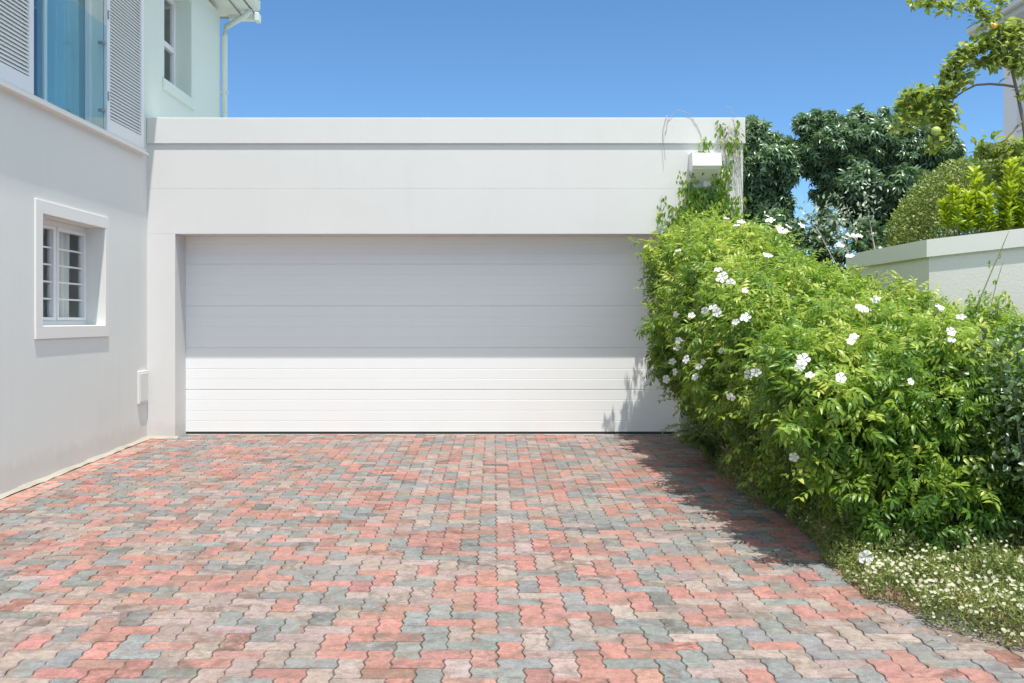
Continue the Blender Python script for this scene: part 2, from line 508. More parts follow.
def paver_mat():
    m,nt,b=nm('clay_and_concrete_pavers')
    a=N(nt,'ShaderNodeAttribute',attribute_name='pcol')
    n1=noisetex(nt,14,6,.7); n2=noisetex(nt,160,3,.7); n3=noisetex(nt,.9,5,.65,dist=.6); n4=noisetex(nt,5.5,5,.7,dist=1.2)
    c=mixc(nt,ramp(nt,n1,[(.3,(.80,.80,.80)),(.7,(1.16,1.15,1.13))]),(0,0,0),(0,0,0))
    c=mixc(nt,1.0,a.outputs['Color'],ramp(nt,n1,[(.30,(.74,.73,.72)),(.5,(.99,.99,.99)),(.70,(1.18,1.19,1.20))]),'MULTIPLY')
    c=mixc(nt,1.0,c,ramp(nt,noisetex(nt,48,4,.7),[(.32,(.72,.72,.71)),(.48,(1,1,1)),(.70,(1.16,1.16,1.16))]),'MULTIPLY')
    c=mixc(nt,1.0,c,ramp(nt,n2,[(.30,(.55,.55,.55)),(.44,(1,1,1)),(.72,(1.2,1.2,1.2))]),'MULTIPLY')
    sb=ramp(nt,noisetex(nt,11,5,.75,dist=.5),[(.42,0),(.60,1)]); ms=N(nt,'ShaderNodeMath',operation='MULTIPLY'); nt.links.new(sb,ms.inputs[0]); nt.links.new(a.outputs['Alpha'],ms.inputs[1])
    c=mixc(nt,ms.outputs[0],c,mixc(nt,1.0,c,(.40,.36,.34),'MULTIPLY'))
    # pale bloom of dust and dark weathering blotches
    f=ramp(nt,n3,[(.45,0),(.72,1)]); mm=N(nt,'ShaderNodeMath',operation='MULTIPLY'); nt.links.new(f,mm.inputs[0]); mm.inputs[1].default_value=.32
    c=mixc(nt,mm.outputs[0],c,(.27,.205,.175))
    f=ramp(nt,n4,[(.50,0),(.66,1)]); mm=N(nt,'ShaderNodeMath',operation='MULTIPLY'); nt.links.new(f,mm.inputs[0]); mm.inputs[1].default_value=.62
    c=mixc(nt,mm.outputs[0],c,(.095,.085,.072))
    f=ramp(nt,noisetex(nt,7.3,5,.75,dist=.8),[(.55,0),(.65,1)]); mm=N(nt,'ShaderNodeMath',operation='MULTIPLY'); nt.links.new(f,mm.inputs[0]); mm.inputs[1].default_value=.6
    c=mixc(nt,mm.outputs[0],c,(.19,.095,.06))
    nt.links.new(c,b.inputs['Base Color']); b.inputs['Roughness'].default_value=.85
    ad=N(nt,'ShaderNodeMath',operation='ADD'); nt.links.new(n1,ad.inputs[0]); nt.links.new(n2,ad.inputs[1])
    bump(nt,b,ad.outputs[0],.35,.004)
    return m
me=bpy.data.meshes.new('driveway'); me.from_pydata([tuple(map(float,p)) for p in PV],[],PF); me.materials.append(paver_mat())
at_=me.attributes.new('pcol','FLOAT_COLOR','POINT'); at_.data.foreach_set('color',np.array(PC,dtype=np.float32).ravel())
tag(link('driveway',me),kind='structure')
# sand in the joints, under the pavers' faces
def sand_mat():
    m,nt,b=nm('joint_sand')
    c=mixc(nt,ramp(nt,noisetex(nt,6,5,.7),[(.4,0),(.6,1)]),(.045,.04,.028),(.15,.125,.095)); nt.links.new(c,b.inputs['Base Color']); b.inputs['Roughness'].default_value=1
    bump(nt,b,noisetex(nt,80,3),.5,.004); return m
s=MB(); vs=[]; yy=np.linspace(Y0-.02,11.9,80)
for y in yy: vs+= [(-3.84,y,gz(y)-.0085 if y>Y0 else gz(y)),(float(edge(max(y,0)))+.2,y,gz(y)-.0085 if y>Y0 else gz(y))]
s.add(vs,[(2*i,2*i+1,2*i+3,2*i+2) for i in range(len(yy)-1)])
tag(s.build('joint_sand',sand_mat()),kind='structure')
def bounce_mat():
    m,nt,b=nm('bounce_concrete')
    c=mixc(nt,noisetex(nt,2,6),(.40,.38,.35),(.50,.47,.43)); nt.links.new(c,b.inputs['Base Color']); b.inputs['Roughness'].default_value=.9
    bump(nt,b,noisetex(nt,70,4),.4,.005); return m
s=MB(); s.add([(-14,-20,-.395),(14,-20,-.395),(14,-6,-.395),(-14,-6,-.395),(14,Y0,gz(Y0)-.012),(-14,Y0,gz(Y0)-.012)],[(0,1,2,3),(3,2,4,5)])
tag(s.build('bounce_ground',bounce_mat()),kind='structure')  # unseen pale ground added behind the camera to bounce fill onto the walls
# mortar fillet between paving and walls
s=MB(); vs=[]; yy=np.linspace(-2,11.5,140)
for y in yy:
    w=.040+.007*sin(y*5.1)+.007*sin(y*17.3)+.006*sin(y*41); z=gz(y)
    vs+= [(-3.846,y,z+.028+.006*sin(y*9)),(-3.846+w,y,z+.001)]
s.add(vs,[(2*i,2*i+1,2*i+3,2*i+2) for i in range(len(yy)-1)])
vs=[]; xx=np.linspace(-3.84,-3.50,20)
for x in xx:
    w=.035+.012*sin(x*25); vs+= [(x,11.502,.03),(x,11.5-w,.002)]
s.add(vs,[(2*i,2*i+2,2*i+3,2*i+1) for i in range(len(xx)-1)])
s.ball((-3.30,11.3,-.004),.06,10,(1.3,.5,.16))
tag(s.build('mortar_fillet',paint('mortar',(.37,.335,.285),.1,.95,.5,.2)),kind='structure')

# ------------------------------------------------------------------ garage
FX0,FX1=-3.90,2.759; OX0,OX1=-3.533,2.066; YF=11.5; YD=11.9
gar=empty('garage',(-.5,YF,0),'flat roofed off-white plastered garage with one very wide door under a plain parapet','garage')
w=MB(); c=.002
w.box(FX0,FX1,YF,YD+.1,2.771,3.40,c)
w.box(FX0,FX1,YF,YD+.1,2.268,2.7705,c)
w.box(FX0,OX0,YF,YD+.1,-.2,2.2675,c)
w.box(OX1,FX1,YF,YD+.1,-.2,2.2675,c)
w.box(FX1-.25,FX1-.001,YD+.1,17.2,-.2,3.40)
w.box(-3.6,FX1-.001,17.2,17.45,-.2,3.40)
w.box(-3.84,-3.6,YD+.1,17.2,-.2,3.40)
w.build('wall',M['wall'],gar)
p=MB()
p.box(-3.842,FX1+.021,YF-.021,YF+.30,3.267,3.552,.004)
p.box(FX1-.28,FX1+.021,YF+.30,17.2,3.267,3.552,.004)
p.box(-3.842,FX1+.021,17.2,17.5,3.267,3.552,.004)
p.build('parapet',M['wall'],gar)
r=MB(); r.box(-3.6,FX1-.25,YD+.1,17.2,3.12,3.25); r.build('roof',M['roofing'],gar)
# sectional door: profile extruded across
d=MB(); prof=[]; PH=.4793; z=.036
zt=2.6
zz=.036; k=0
prof.append((YD+.05,zz)); prof.append((YD,zz))
while zz<zt-.01:
    sub=PH/4
    for q in range(4):
        za=zz+q*sub; zb=za+sub
        if q<3:
            prof+= [(YD,zb-.004),(YD+.0022,zb-.001),(YD+.0022,zb+.001),(YD-.0004,zb+.004)] if True else []
        else:
            prof+= [(YD,zb-.007),(YD+.009,zb-.003),(YD+.009,zb+.003),(YD,zb+.007)]
    zz+=PH
prof.append((YD+.05,zz+.02))
d.prism_x(prof,OX0-.06,OX1+.06)
do=d.build('garage_door',M['door'],gar)
sl=MB(); sl.box(OX0-.06,OX1+.06,YD+.005,YD+.045,-.01,.036); sl.build('bottom_seal',M['rubber'],do)
th=MB(); th.box(OX0,OX1,YD-.06,YD+.1,-.1,.006,.003); th.build('threshold',paint('threshold_concrete',(.36,.32,.28),.1,.95,.4,.3),gar)

# lamp box on the facade
lb=empty('wall_lamp',(2.31,11.5,2.9),'white wedge-shaped wall lamp housing half overgrown under the parapet end','wall lamp')
m_=MB(); x0,x1=2.156,2.47
m_.prism_x([(11.505,2.815),(11.255,2.990),(11.285,3.132),(11.505,3.150)],x0,x1); m_.build('housing',M['white'],lb)
m_=MB(); m_.prism_x([(11.45,2.851),(11.29,2.963),(11.287,2.958),(11.447,2.846)],x0+.03,x1-.03); m_.build('diffuser',M['box'],lb)
m_=MB(); m_.box(2.31,2.40,11.45,11.5,2.775,2.87,.006); m_.build('bracket',M['box'],lb)
m_=MB(); m_.tube([(2.52,11.47,3.02),(2.535,11.47,2.7),(2.53,11.47,2.3)],.012); m_.build('cable_conduit',M['box'],lb)

# meter box on house wall
mb=empty('meter_box',(-3.82,11.33,.58),'small white flush meter box low on the house wall beside the garage corner','meter box')
m_=MB(); m_.box(-3.85,-3.822,11.19,11.47,.407,.758,.003); m_.build('casing',M['box'],mb)
m_=MB(); m_.box(-3.823,-3.816,11.21,11.45,.43,.735,.002); m_.build('cover',M['box'],mb)

# ------------------------------------------------------------------ house
WX=-3.844
house=empty('house',(WX,8,0),'two storey white house wall with shuttered balcony door and deep set windows on the left','house')
def wall_grid(mb,ys,zs,holes,x,th):
    """wall facing +X at x, holes = list of (y0,y1,z0,z1)"""
    ys=sorted(set(ys+[h[0] for h in holes]+[h[1] for h in holes])); zs=sorted(set(zs+[h[2] for h in holes]+[h[3] for h in holes]))
    for a in range(len(ys)-1):
        for b_ in range(len(zs)-1):
            cy=(ys[a]+ys[a+1])/2; cz=(zs[b_]+zs[b_+1])/2
            if any(h[0]<cy<h[1] and h[2]<cz<h[3] for h in holes): continue
            y0,y1,z0,z1=ys[a],ys[a+1],zs[b_],zs[b_+1]
            mb.add([(x,y0,z0),(x,y1,z0),(x,y1,z1),(x,y0,z1)],[(0,1,2,3)])
            mb.add([(x-th,y0,z0),(x-th,y1,z0),(x-th,y1,z1),(x-th,y0,z1)],[(3,2,1,0)])
    for (y0,y1,z0,z1) in holes:
        mb.add([(x,y0,z0),(x,y1,z0),(x-th,y1,z0),(x-th,y0,z0)],[(0,1,2,3)])
        mb.add([(x,y0,z1),(x,y1,z1),(x-th,y1,z1),(x-th,y0,z1)],[(3,2,1,0)])
        mb.add([(x,y0,z0),(x,y0,z1),(x-th,y0,z1),(x-th,y0,z0)],[(3,2,1,0)])
        mb.add([(x,y1,z0),(x,y1,z1),(x-th,y1,z1),(x-th,y1,z0)],[(0,1,2,3)])
H1=(8.81,10.236,1.258,2.219); H2=(8.58,10.2,3.17,5.35); H3=(12.1,13.19,4.13,5.36)
w=MB(); wall_grid(w,[-3,14.56],[-.6,3.112],[H1],WX,.26)
w.box(-10,WX-.26,-3,-2.75,-.6,5.6); w.box(-10,WX-.001,14.30,14.558,-.6,5.6); w.box(-10,-9.75,-2.75,14.3,-.6,5.6)
w.build('wall',M['wall_left'],house)
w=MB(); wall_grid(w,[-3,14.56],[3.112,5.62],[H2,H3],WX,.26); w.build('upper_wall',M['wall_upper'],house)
w=MB(); w.box(-9.75,WX-.26,-2.75,14.3,2.9,3.05); w.box(-6.6,-6.4,-2.75,14.3,-.5,5.6); w.build('interior_floor',M['darkroom'],house)
# roof with eaves
w=MB()
ez=5.62; ex=-3.60
w.box(-10.3,ex,-3.3,13.2,ez,ez+.05); w.box(-10.3,-3.42,13.2,15.0,ez+.09,ez+.14)
w.add([(-10.3,-3.3,ez+.05),(ex,-3.3,ez+.05),(-3.6,15.0,ez+.05),(-10.3,15.0,ez+.05),(-7,1,7.2),(-7,11,7.2)],[(0,1,4),(1,2,5,4),(2,3,5),(3,0,4,5)])
rf=w.build('roof',M['roofing'],house)
def gutter_prof(x,z,wd=.10,h=.10):
    return [(x-wd,z),(x-.02,z),(x,z+.02),(x,z+h-.015),(x+.012,z+h),(x-wd,z+h)]
w=MB(); w.prism_y([(a,b_) for a,b_ in gutter_prof(-3.525,ez-.02,.085)],-3.3,13.2)
w.prism_y(gutter_prof(-3.32,ez+.09,.11,.12),13.2,14.75)
w.box(-3.80,-3.38,14.86,14.98,5.62,5.70,.01)
w.box(-3.43,-3.365,14.84,15.0,5.60,5.72,.008)
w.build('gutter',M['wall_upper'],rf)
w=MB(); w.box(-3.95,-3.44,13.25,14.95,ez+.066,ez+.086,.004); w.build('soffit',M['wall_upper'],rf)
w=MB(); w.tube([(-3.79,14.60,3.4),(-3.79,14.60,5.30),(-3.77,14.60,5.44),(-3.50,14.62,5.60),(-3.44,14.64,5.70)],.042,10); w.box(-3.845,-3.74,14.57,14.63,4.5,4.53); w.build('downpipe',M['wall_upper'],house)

# ground floor window
win=MB(); x0=WX-.001; x1=WX+.016; o=.108
y0,y1,z0,z1=H1
win.box(x0,x1,y0-.132,y1+.087,z1-.002,z1+o,.0015); win.box(x0,x1,y0-.132,y1+.087,z0-o,z0+.002,.003)
win.box(x0,x1,y0-.132,y0+.002,z0+.002,z1-.002,.0015); win.box(x0,x1,y1-.002,y1+.087,z0+.002,z1-.002,.003)
win.box(WX-.2,WX+.012,y0+.001,y1-.001,z0-.02,z0+.006,.002)
wi=win.build('window',M['trim'],house); 
fr=MB(); fx0,fx1=-4.075,-4.02
fr.box(fx0,fx1,y0,y1,z0+.006,z0+.05,.004); fr.box(fx0,fx1,y0,y1,z1-.055,z1,.004)
for a,b_ in ((y0,y0+.045),(y1-.045,y1),(9.477,9.533)): fr.box(fx0-.001,fx1+.001,a,b_,z0+.05,z1-.055,.004)
for a,b_ in ((y0+.045,9.477),(9.533,y1-.045)):   # sash frames set in the outer frame
    fr.box(fx0+.005,fx1+.014,a,b_,z0+.05,z0+.080,.003); fr.box(fx0+.005,fx1+.014,a,b_,z1-.085,z1-.055,.003)
    fr.box(fx0+.005,fx1+.013,a,a+.028,z0+.080,z1-.085,.003); fr.box(fx0+.005,fx1+.013,b_-.028,b_,z0+.080,z1-.085,.003)
fo=fr.build('frame',M['white'],wi)
for a,b_ in ((y0+.07,9.452),(9.558,y1-.07)):
    q=MB(); q.box(-4.052,-4.047,a,b_,z0+.075,z1-.08); q.build('pane',M['glass'],wi)
    for k in range(4):
        zb=z0+.092+(z1-z0-.187)*(k+1)/5
        q=MB(); q.box(-4.044,-4.030,a-.004,b_+.004,zb-.008,zb+.008,.002); q.build('burglar_bar',M['white'],wi)
def curtain(x,y0,y1,z0,z1,amp=.03,wl=.11):
    n=int((y1-y0)/.012); vs=[]
    for i in range(n+1):
        y=y0+(y1-y0)*i/n
        xx=x+amp*sin(2*pi*y/wl+.8*sin(y*7))
        vs+=[(xx,y,z0),(xx+.01*sin(y*31),y,z1)]
    q=MB(); q.add(vs,[(2*i,2*i+1,2*i+3,2*i+2) for i in range(n)],True); return q
curtain(-4.12,9.62,10.06,z0,z1,.03,.12).build('curtain',M['curtain'],wi)

# upper window
y0,y1,z0,z1=H3
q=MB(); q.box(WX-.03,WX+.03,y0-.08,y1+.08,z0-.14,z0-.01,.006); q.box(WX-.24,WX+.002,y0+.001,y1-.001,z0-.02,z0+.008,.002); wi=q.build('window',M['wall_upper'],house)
fr=MB(); fx0,fx1=-4.10,-4.045
fr.box(fx0,fx1,y0,y1,z0+.008,z0+.06,.004); fr.box(fx0,fx1,y0,y1,z1-.06,z1,.004)
fr.box(fx0-.001,fx1+.001,y0,y0+.06,z0+.06,z1-.06,.004); fr.box(fx0-.001,fx1+.001,y1-.06,y1,z0+.06,z1-.06,.004)
fr.box(fx0+.002,fx1+.002,y0+.06,y1-.06,4.68,4.75,.004)
fr.build('frame',M['white'],wi)
q=MB(); q.box(-4.08,-4.075,y0+.05,y1-.05,z0+.05,z1-.05); q.build('pane',M['glass'],wi)
curtain(-4.2,y0,y1,z0,z1,.012,.08).build('curtain',flat('blind_grey',(.42,.45,.42)),wi)

# balcony door with frame, curtain, glass balustrade
y0,y1,z0,z1=H2
fr=MB(); fx0,fx1=-4.00,-3.95
fr.box(fx0,fx1,y0,y1,z0,z0+.05,.004); fr.box(fx0,fx1,y0,y1,z1-.06,z1,.004)
fr.box(fx0-.001,fx1+.001,y1-.055,y1,z0+.05,z1-.06,.004); fr.box(fx0-.001,fx1+.001,y0,y0+.05,z0+.05,z1-.06,.004)
fr.box(fx0-.03,fx1-.012,9.15,9.21,z0+.05,z1-.06,.004)
bd=fr.build('balcony_door',M['white'],house)
q=MB(); q.box(-3.985,-3.978,y0+.04,9.16,z0+.04,z1-.05); q.build('pane',M['glass_door'],bd)
q=MB(); q.box(-4.005,-3.998,9.2,y1-.05,z0+.04,z1-.05); q.build('pane',M['glass_door'],bd)
curtain(-4.08,9.42,y1+.02,z0,z1,.045,.19).build('curtain',M['curtain'],bd)
q=MB(); q.box(-3.815,-3.800,y0+.01,y1-.02,z0+.015,4.196,.002); bl=q.build('balustrade',M['glass_blue'],house)
for zc in (3.36,4.02):
    q=MB(); q.tube([(-3.86,y1-.07,zc),(-3.79,y1-.07,zc)],.018,10); q.tube([(-3.83,y1-.07,zc),(-3.83,y1,zc)],.010,8); q.build('glass_bracket',M['steel'],bl)
# ledge under shutters
q=MB(); q.box(WX-.01,-3.775,-1.0,11.36,3.112,3.14,.004); q.box(WX-.01,-3.79,-1.0,11.30,3.14,3.168,.004); q.box(WX-.09,-3.82,y0,y1,3.15,3.172,.003)
q.build('ledge',M['trim'],house)
# louvred shutters
def shutter(a,b_,z0=3.172,z1=5.38):
    f=MB(); xa,xb=-3.838,-3.80; sw=.075
    f.box(xa,xb,a,a+sw,z0,z1,.003); f.box(xa,xb,b_-sw,b_,z0,z1,.003)
    f.box(xa,xb-.001,a+sw,b_-sw,z0,z0+.13,.003); f.box(xa,xb-.001,a+sw,b_-sw,z1-.10,z1,.003)
    so=f.build('shutter',M['shutter'],house)
    l=MB(); z=z0+.14
    while z<z1-.12:
        l.add([(xb-.028,a+sw-.003,z+.032),(xb-.024,a+sw-.003,z+.034),(xb-.006,a+sw-.003,z+.003),(xb-.010,a+sw-.003,z+.001),
               (xb-.028,b_-sw+.003,z+.032),(xb-.024,b_-sw+.003,z+.034),(xb-.006,b_-sw+.003,z+.003),(xb-.010,b_-sw+.003,z+.001)],
              [(0,4,5,1),(1,5,6,2),(2,6,7,3),(3,7,4,0),(0,1,2,3),(4,7,6,5)])
        z+=.0335
    l.build('louvres',M['shutter'],so)
    for zz in (z0+.3,z0+1.1):
        h=MB(); h.box(xb-.004,xb+.012,a+.002,a+.022,zz,zz+.09,.003); h.build('hinge',M['steel'],so)
shutter(10.205,11.27); shutter(7.50,8.575); shutter(6.42,7.49)

# ------------------------------------------------------------------ boundary wall
bw=empty('boundary_wall',(3.97,9.56,0),'pale grey plastered boundary wall with overhanging coping behind the flowering hedge','wall')
H=.75; C0=Vector((3.985,9.56)); dv=Vector((.848,-.53)).normalized()
top=2.053
def seg(mb,p,q,n,th,z0,z1a,z1b,out):
    a=[p+n*out,q+n*out,q-n*(th),p-n*(th)]
    mb.add([(a[0].x,a[0].y,z0[0]),(a[1].x,a[1].y,z0[1]),(a[2].x,a[2].y,z0[1]),(a[3].x,a[3].y,z0[0]),
            (a[0].x,a[0].y,z1a),(a[1].x,a[1].y,z1b),(a[2].x,a[2].y,z1b),(a[3].x,a[3].y,z1a)],
           [(0,3,2,1),(4,5,6,7),(0,1,5,4),(1,2,6,5),(2,3,7,6),(3,0,4,7)])
# polygon with mitred corner
def mitre(out):
    n1=Vector((-1,0)); n2=Vector((-.53,-.848)).normalized()
    k=(n1+n2); k=k/(k.dot(n1))
    return C0+k*out
def band(mb,o1,o2,zlow,zhigh):
    E=C0+dv*4.0; n2=Vector((-.53,-.848)).normalized(); Fp=Vector((3.985,11.75)); n1=Vector((-1,0))
    rise=.068*4.0/.81
    for (P,Q,ra,rb) in (((Fp,n1),(None,None),0,0),((None,None),(E,n2),0,rise)):
        def pt(A,out):
            return mitre(out) if A[0] is None else A[0]+A[1]*out
        a=pt(P,o1); b_=pt(Q,o1); c_=pt(Q,-o2); d_=pt(P,-o2)
        mb.add([(a.x,a.y,zlow+ra*(zlow>0)),(b_.x,b_.y,zlow+rb*(zlow>0)),(c_.x,c_.y,zlow+rb*(zlow>0)),(d_.x,d_.y,zlow+ra*(zlow>0)),
                (a.x,a.y,zhigh+ra),(b_.x,b_.y,zhigh+rb),(c_.x,c_.y,zhigh+rb),(d_.x,d_.y,zhigh+ra)],
               [(0,3,2,1),(4,5,6,7),(0,1,5,4),(1,2,6,5),(2,3,7,6),(3,0,4,7)])
q=MB(); band(q,-.028,.20,-.4,top-.155); q.build('wall',M['bwall'],bw)
q=MB(); band(q,0,.23,top-.16,top); q.build('coping',M['trim'],bw)

# ------------------------------------------------------------------ neighbour house
nh=empty('neighbour_house',(10.5,18,0),'white house gable corner with grey eave seen through the fruit tree','house')
q=MB(); q.box(10.5,16,13,21.4,-.1,7.3); q.build('wall',M['nwall'],nh)
q=MB(); q.box(10.49,10.47,17.9,18.5,4.4,5.3) if False else None
q=MB(); q.box(10.0,16.4,12.5,22.0,7.36,7.50,.02); q.box(10.12,16.3,12.6,21.85,7.25,7.36,.01); q.add([(10.0,12.5,7.50),(16.4,12.5,7.5),(16.4,22,7.5),(10,22,7.5),(13.2,15.5,9.2),(13.2,19,9.2)],[(0,1,4),(1,2,5,4),(2,3,5),(3,0,4,5)])
q.build('roof',paint('eave_grey',(.46,.50,.50),.04,.6,.1,.1),nh)
q=MB(); q.box(10.46,10.505,19.95,20.85,5.10,5.75,.01); nw=q.build('window',M['nwall'],nh)
q=MB(); q.box(10.452,10.462,20.05,20.75,5.17,5.68); q.build('pane',M['glass'],nw)

# ------------------------------------------------------------------ flowering hedge
def XL(z): return np.interp(z,[0,.25,.45,.8,1.5,2.0,2.5],[2.16,2.12,1.98,1.80,1.77,1.83,2.03])
def YFr(z,x): return np.interp(z,[0,.25,.9,1.25,1.6],[6.02,5.88,5.98,6.25,6.9])+.0*x
def HH(x,y):
    return 1.14-.14*smooth(x,2.7,3.3)+1.08*smooth(y,5.9,10.9)*(1-.62*smooth(x,2.2,3.5))+.10*smooth(y,9.6,11)*smooth(x,2.0,2.5)+.26*np.exp(-((x-3.35)/.4)**2-((y-10)/.6)**2)+.25*np.exp(-((x-3.62)/.16)**2-((y-9.0)/.3)**2)
def dens(P,rough=True):
    x,y,z=P[:,0],P[:,1],P[:,2]
    a=x-XL(z); b_=y-YFr(z,x); c_=HH(x,y)-z
    a=a-.20*smooth(y,8.8,10.0)*(1-smooth(z,.45,.95))
    k=.13
    d=-k*np.log(np.exp(-a/k)+np.exp(-b_/k)+np.exp(-c_/k))
    d=d-.55*np.exp(-((x-3.25)/.42)**2-((y-5.75)/.42)**2)
    if rough: d=d+.075*noise(P,1.1,0)+.085*noise(P,.42,1)+.03*noise(P,.2,2)
    return d+.06
def grad(P,f,e=.03):
    g=np.stack([f(P+np.array(v)*e)-f(P-np.array(v)*e) for v in ((1,0,0),(0,1,0),(0,0,1))],axis=1)
    return norm(-g)

hedge=empty('flowering_hedge',(2.6,8.6,gz(8.6)),'large billowing bright green vine hedge with white trumpet flowers beside the driveway','hedge')
def bush_points(n,lo,hi,f,d0,d1,keep=None):
    out=[]; tot=0
    while tot<n:
        P=rng.random((400000,3))*(np.array(hi)-np.array(lo))+np.array(lo)
        if keep is not None: P=P[keep(P)]
        d=f(P); q=(d>d0)&(d<d1)
        P=P[q]; out.append(P); tot+=len(P)
    P=np.concatenate(out)[:n]
    return P
def okwall(P):
    x,y=P[:,0],P[:,1]
    # in front of both faces of the boundary wall
    a=(x<3.93); b_=((x-C0.x)*.7+(y-C0.y)*.714)<-.06
    return (a&(y>9.56))|(((x-C0.x)*.53+(y-C0.y)*.848)<-.06)&(y<=9.56)&(x<4.6)|((y>9.56)&a)
def keep_h(P):
    ok=okwall(P)
    ok&=~((P[:,1]>11.42)&(P[:,0]<2.85))
    return ok
P=bush_points(40000,(1.3,5.7,.02),(4.5,11.9,2.6),dens,0,.30,keep_h)
P=P[(P[:,2]>gz(8)+.05)]
n=len(P)
G=grad(P,lambda q:dens(q,True))
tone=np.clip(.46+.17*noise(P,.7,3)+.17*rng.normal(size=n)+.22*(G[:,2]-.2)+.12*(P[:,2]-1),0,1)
D=norm(G*.8+np.array([0,0,-.35])+rng.normal(size=(n,3))*.7)
Nn=norm(G*.6+np.array([0,-.15,.9])+rng.normal(size=(n,3))*.55)
parts=[]
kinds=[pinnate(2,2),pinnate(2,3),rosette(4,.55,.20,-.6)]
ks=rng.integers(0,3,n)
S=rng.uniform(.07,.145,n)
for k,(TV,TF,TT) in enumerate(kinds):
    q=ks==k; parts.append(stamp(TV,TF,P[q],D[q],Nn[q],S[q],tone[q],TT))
# inner, sparser layer that closes the view through
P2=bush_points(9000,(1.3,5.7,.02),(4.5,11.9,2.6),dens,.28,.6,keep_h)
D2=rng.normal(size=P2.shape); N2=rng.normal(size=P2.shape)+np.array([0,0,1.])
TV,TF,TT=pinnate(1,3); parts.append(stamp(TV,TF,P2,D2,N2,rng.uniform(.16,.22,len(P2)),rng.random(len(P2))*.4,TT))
# long shoots with leaves standing off the surface
SP=bush_points(420,(1.3,5.7,.3),(4.5,11.9,2.6),dens,0,.06,keep_h)
SG=grad(SP,lambda q:dens(q,False))
stm=MB(); lp=[];ld=[];ln=[];ls=[]
for i in range(len(SP)):
    p=Vector(SP[i]); gd=Vector(SG[i]); L=random.uniform(.10,.34)
    dirv=(gd*.7+Vector((random.gauss(0,.4),random.gauss(0,.4),.45+random.gauss(0,.25)))).normalized()
    if p.x<1.75: dirv=(gd*.5+Vector((0,random.gauss(0,.6),.1+random.gauss(0,.5)))).normalized(); L*=.6
    pts=[]
    for t in np.linspace(0,1,6):
        pts.append(p+dirv*L*t+Vector((0,0,-.35*L*t*t)))
    if not (pts[-1].x<2.85 and pts[-1].y>11.46):
        stm.tube(pts,[.0022,.002,.0018,.0016,.0013,.001],3)
        for t in range(1,6):
            for sd in (-1,1):
                side=dirv.cross(Vector((0,0,1))).normalized()*sd
                lp.append(pts[t]); ld.append(dirv*.5+side+Vector((0,0,-.3))+Vector((random.gauss(0,.3),)*3)); ln.append(Vector((0,0,1))+gd*.4); ls.append(random.uniform(.045,.07))
        lp.append(pts[5]); ld.append(dirv); ln.append(Vector((0,0,1))); ls.append(.05)
LV,LF=leaflet(1,.46,curl=.22)
lp=np.array(lp);ld=np.array([tuple(v) for v in ld]);ln=np.array([tuple(v) for v in ln])
parts.append(stamp(LV,LF,lp,ld,ln,np.array(ls),np.clip(.72+.18*rng.normal(size=len(lp)),0,1)))
nl=sum(len(p[1]) for p in parts)
sv_,sf_=mb_tris(stm); parts.append((sv_,sf_,np.full(len(sv_),.5)))
V,F,T=merge(parts)
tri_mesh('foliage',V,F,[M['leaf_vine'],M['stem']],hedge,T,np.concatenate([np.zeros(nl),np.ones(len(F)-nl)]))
# woody stems inside
for i in range(26):
    a=Vector((random.uniform(2.3,3.3),random.uniform(6.6,11),0)); a.z=gz(a.y)
    b_=Vector((a.x-random.uniform(0,.35),a.y+random.uniform(-.1,.4),random.uniform(.6,1.0)))
    mid=(a+b_)/2+Vector((random.gauss(0,.1),random.gauss(0,.1),.1))
    q=MB(); q.tube([a,mid,b_],[.014,.010,.005],5); q.build('stem',M['twig'],hedge)

# flowers at real positions on the hedge surface
def march(px,py,f,y0=5.2,y1=12):
    d=np.array([(px-494)/FPX,1,(321-py)/FPX]); ts=np.arange(y0,y1,.02)
    Q=np.array([0,0,CAM.z])+ts[:,None]*d[None,:]
    v=f(Q); w_=np.where(v>0.0)[0]
    return None if len(w_)==0 else Q[w_[0]]
def flower_mesh(seedv):
    rr=random.Random(seedv); q=MB()
    # 5 broad ruffled petals around a short tube
    R0=1.0
    for k in range(5):
        a0=2*pi*k/5+rr.uniform(-.08,.08); vs=[(0,0,-.06)]
        for i,t in enumerate(np.linspace(-.62,.62,5)):
            vs.append((.55*cos(a0+t*.8),.55*sin(a0+t*.8),.10+rr.uniform(-.03,.03)))
        for i,t in enumerate(np.linspace(-.60,.60,5)):
            r_=R0*(1.02-.35*abs(t)**1.5*1.2+rr.uniform(-.05,.05)); vs.append((r_*cos(a0+t),r_*sin(a0+t),.10+.14*rr.uniform(-1,1)))
        q.add(vs,[(0,i+1,i+2) for i in range(4)]+[(i+1,i+6,i+7,i+2) for i in range(4)],True)
    q.mi=1
    n=8; vs=[];fs=[]
    for z,r_ in ((.0,.16),(-.6,.13),(-1.0,.05)):
        for k in range(n): vs.append((r_*cos(2*pi*k/n),r_*sin(2*pi*k/n),z))
    for i in range(2):
        for k in range(n): fs.append((i*n+k,i*n+(k+1)%n,(i+1)*n+(k+1)%n,(i+1)*n+k))
    q.add(vs,fs,True)
    me=bpy.data.meshes.new('flower'); me.from_pydata([tuple(map(float,p)) for p in q.v],[],q.f)
    me.materials.append(M['petal']); me.materials.append(M['petal_pink']); me.polygons.foreach_set('material_index',q.m); me.polygons.foreach_set('use_smooth',q.s); me.update(); return me
FM=[flower_mesh(i) for i in range(5)]
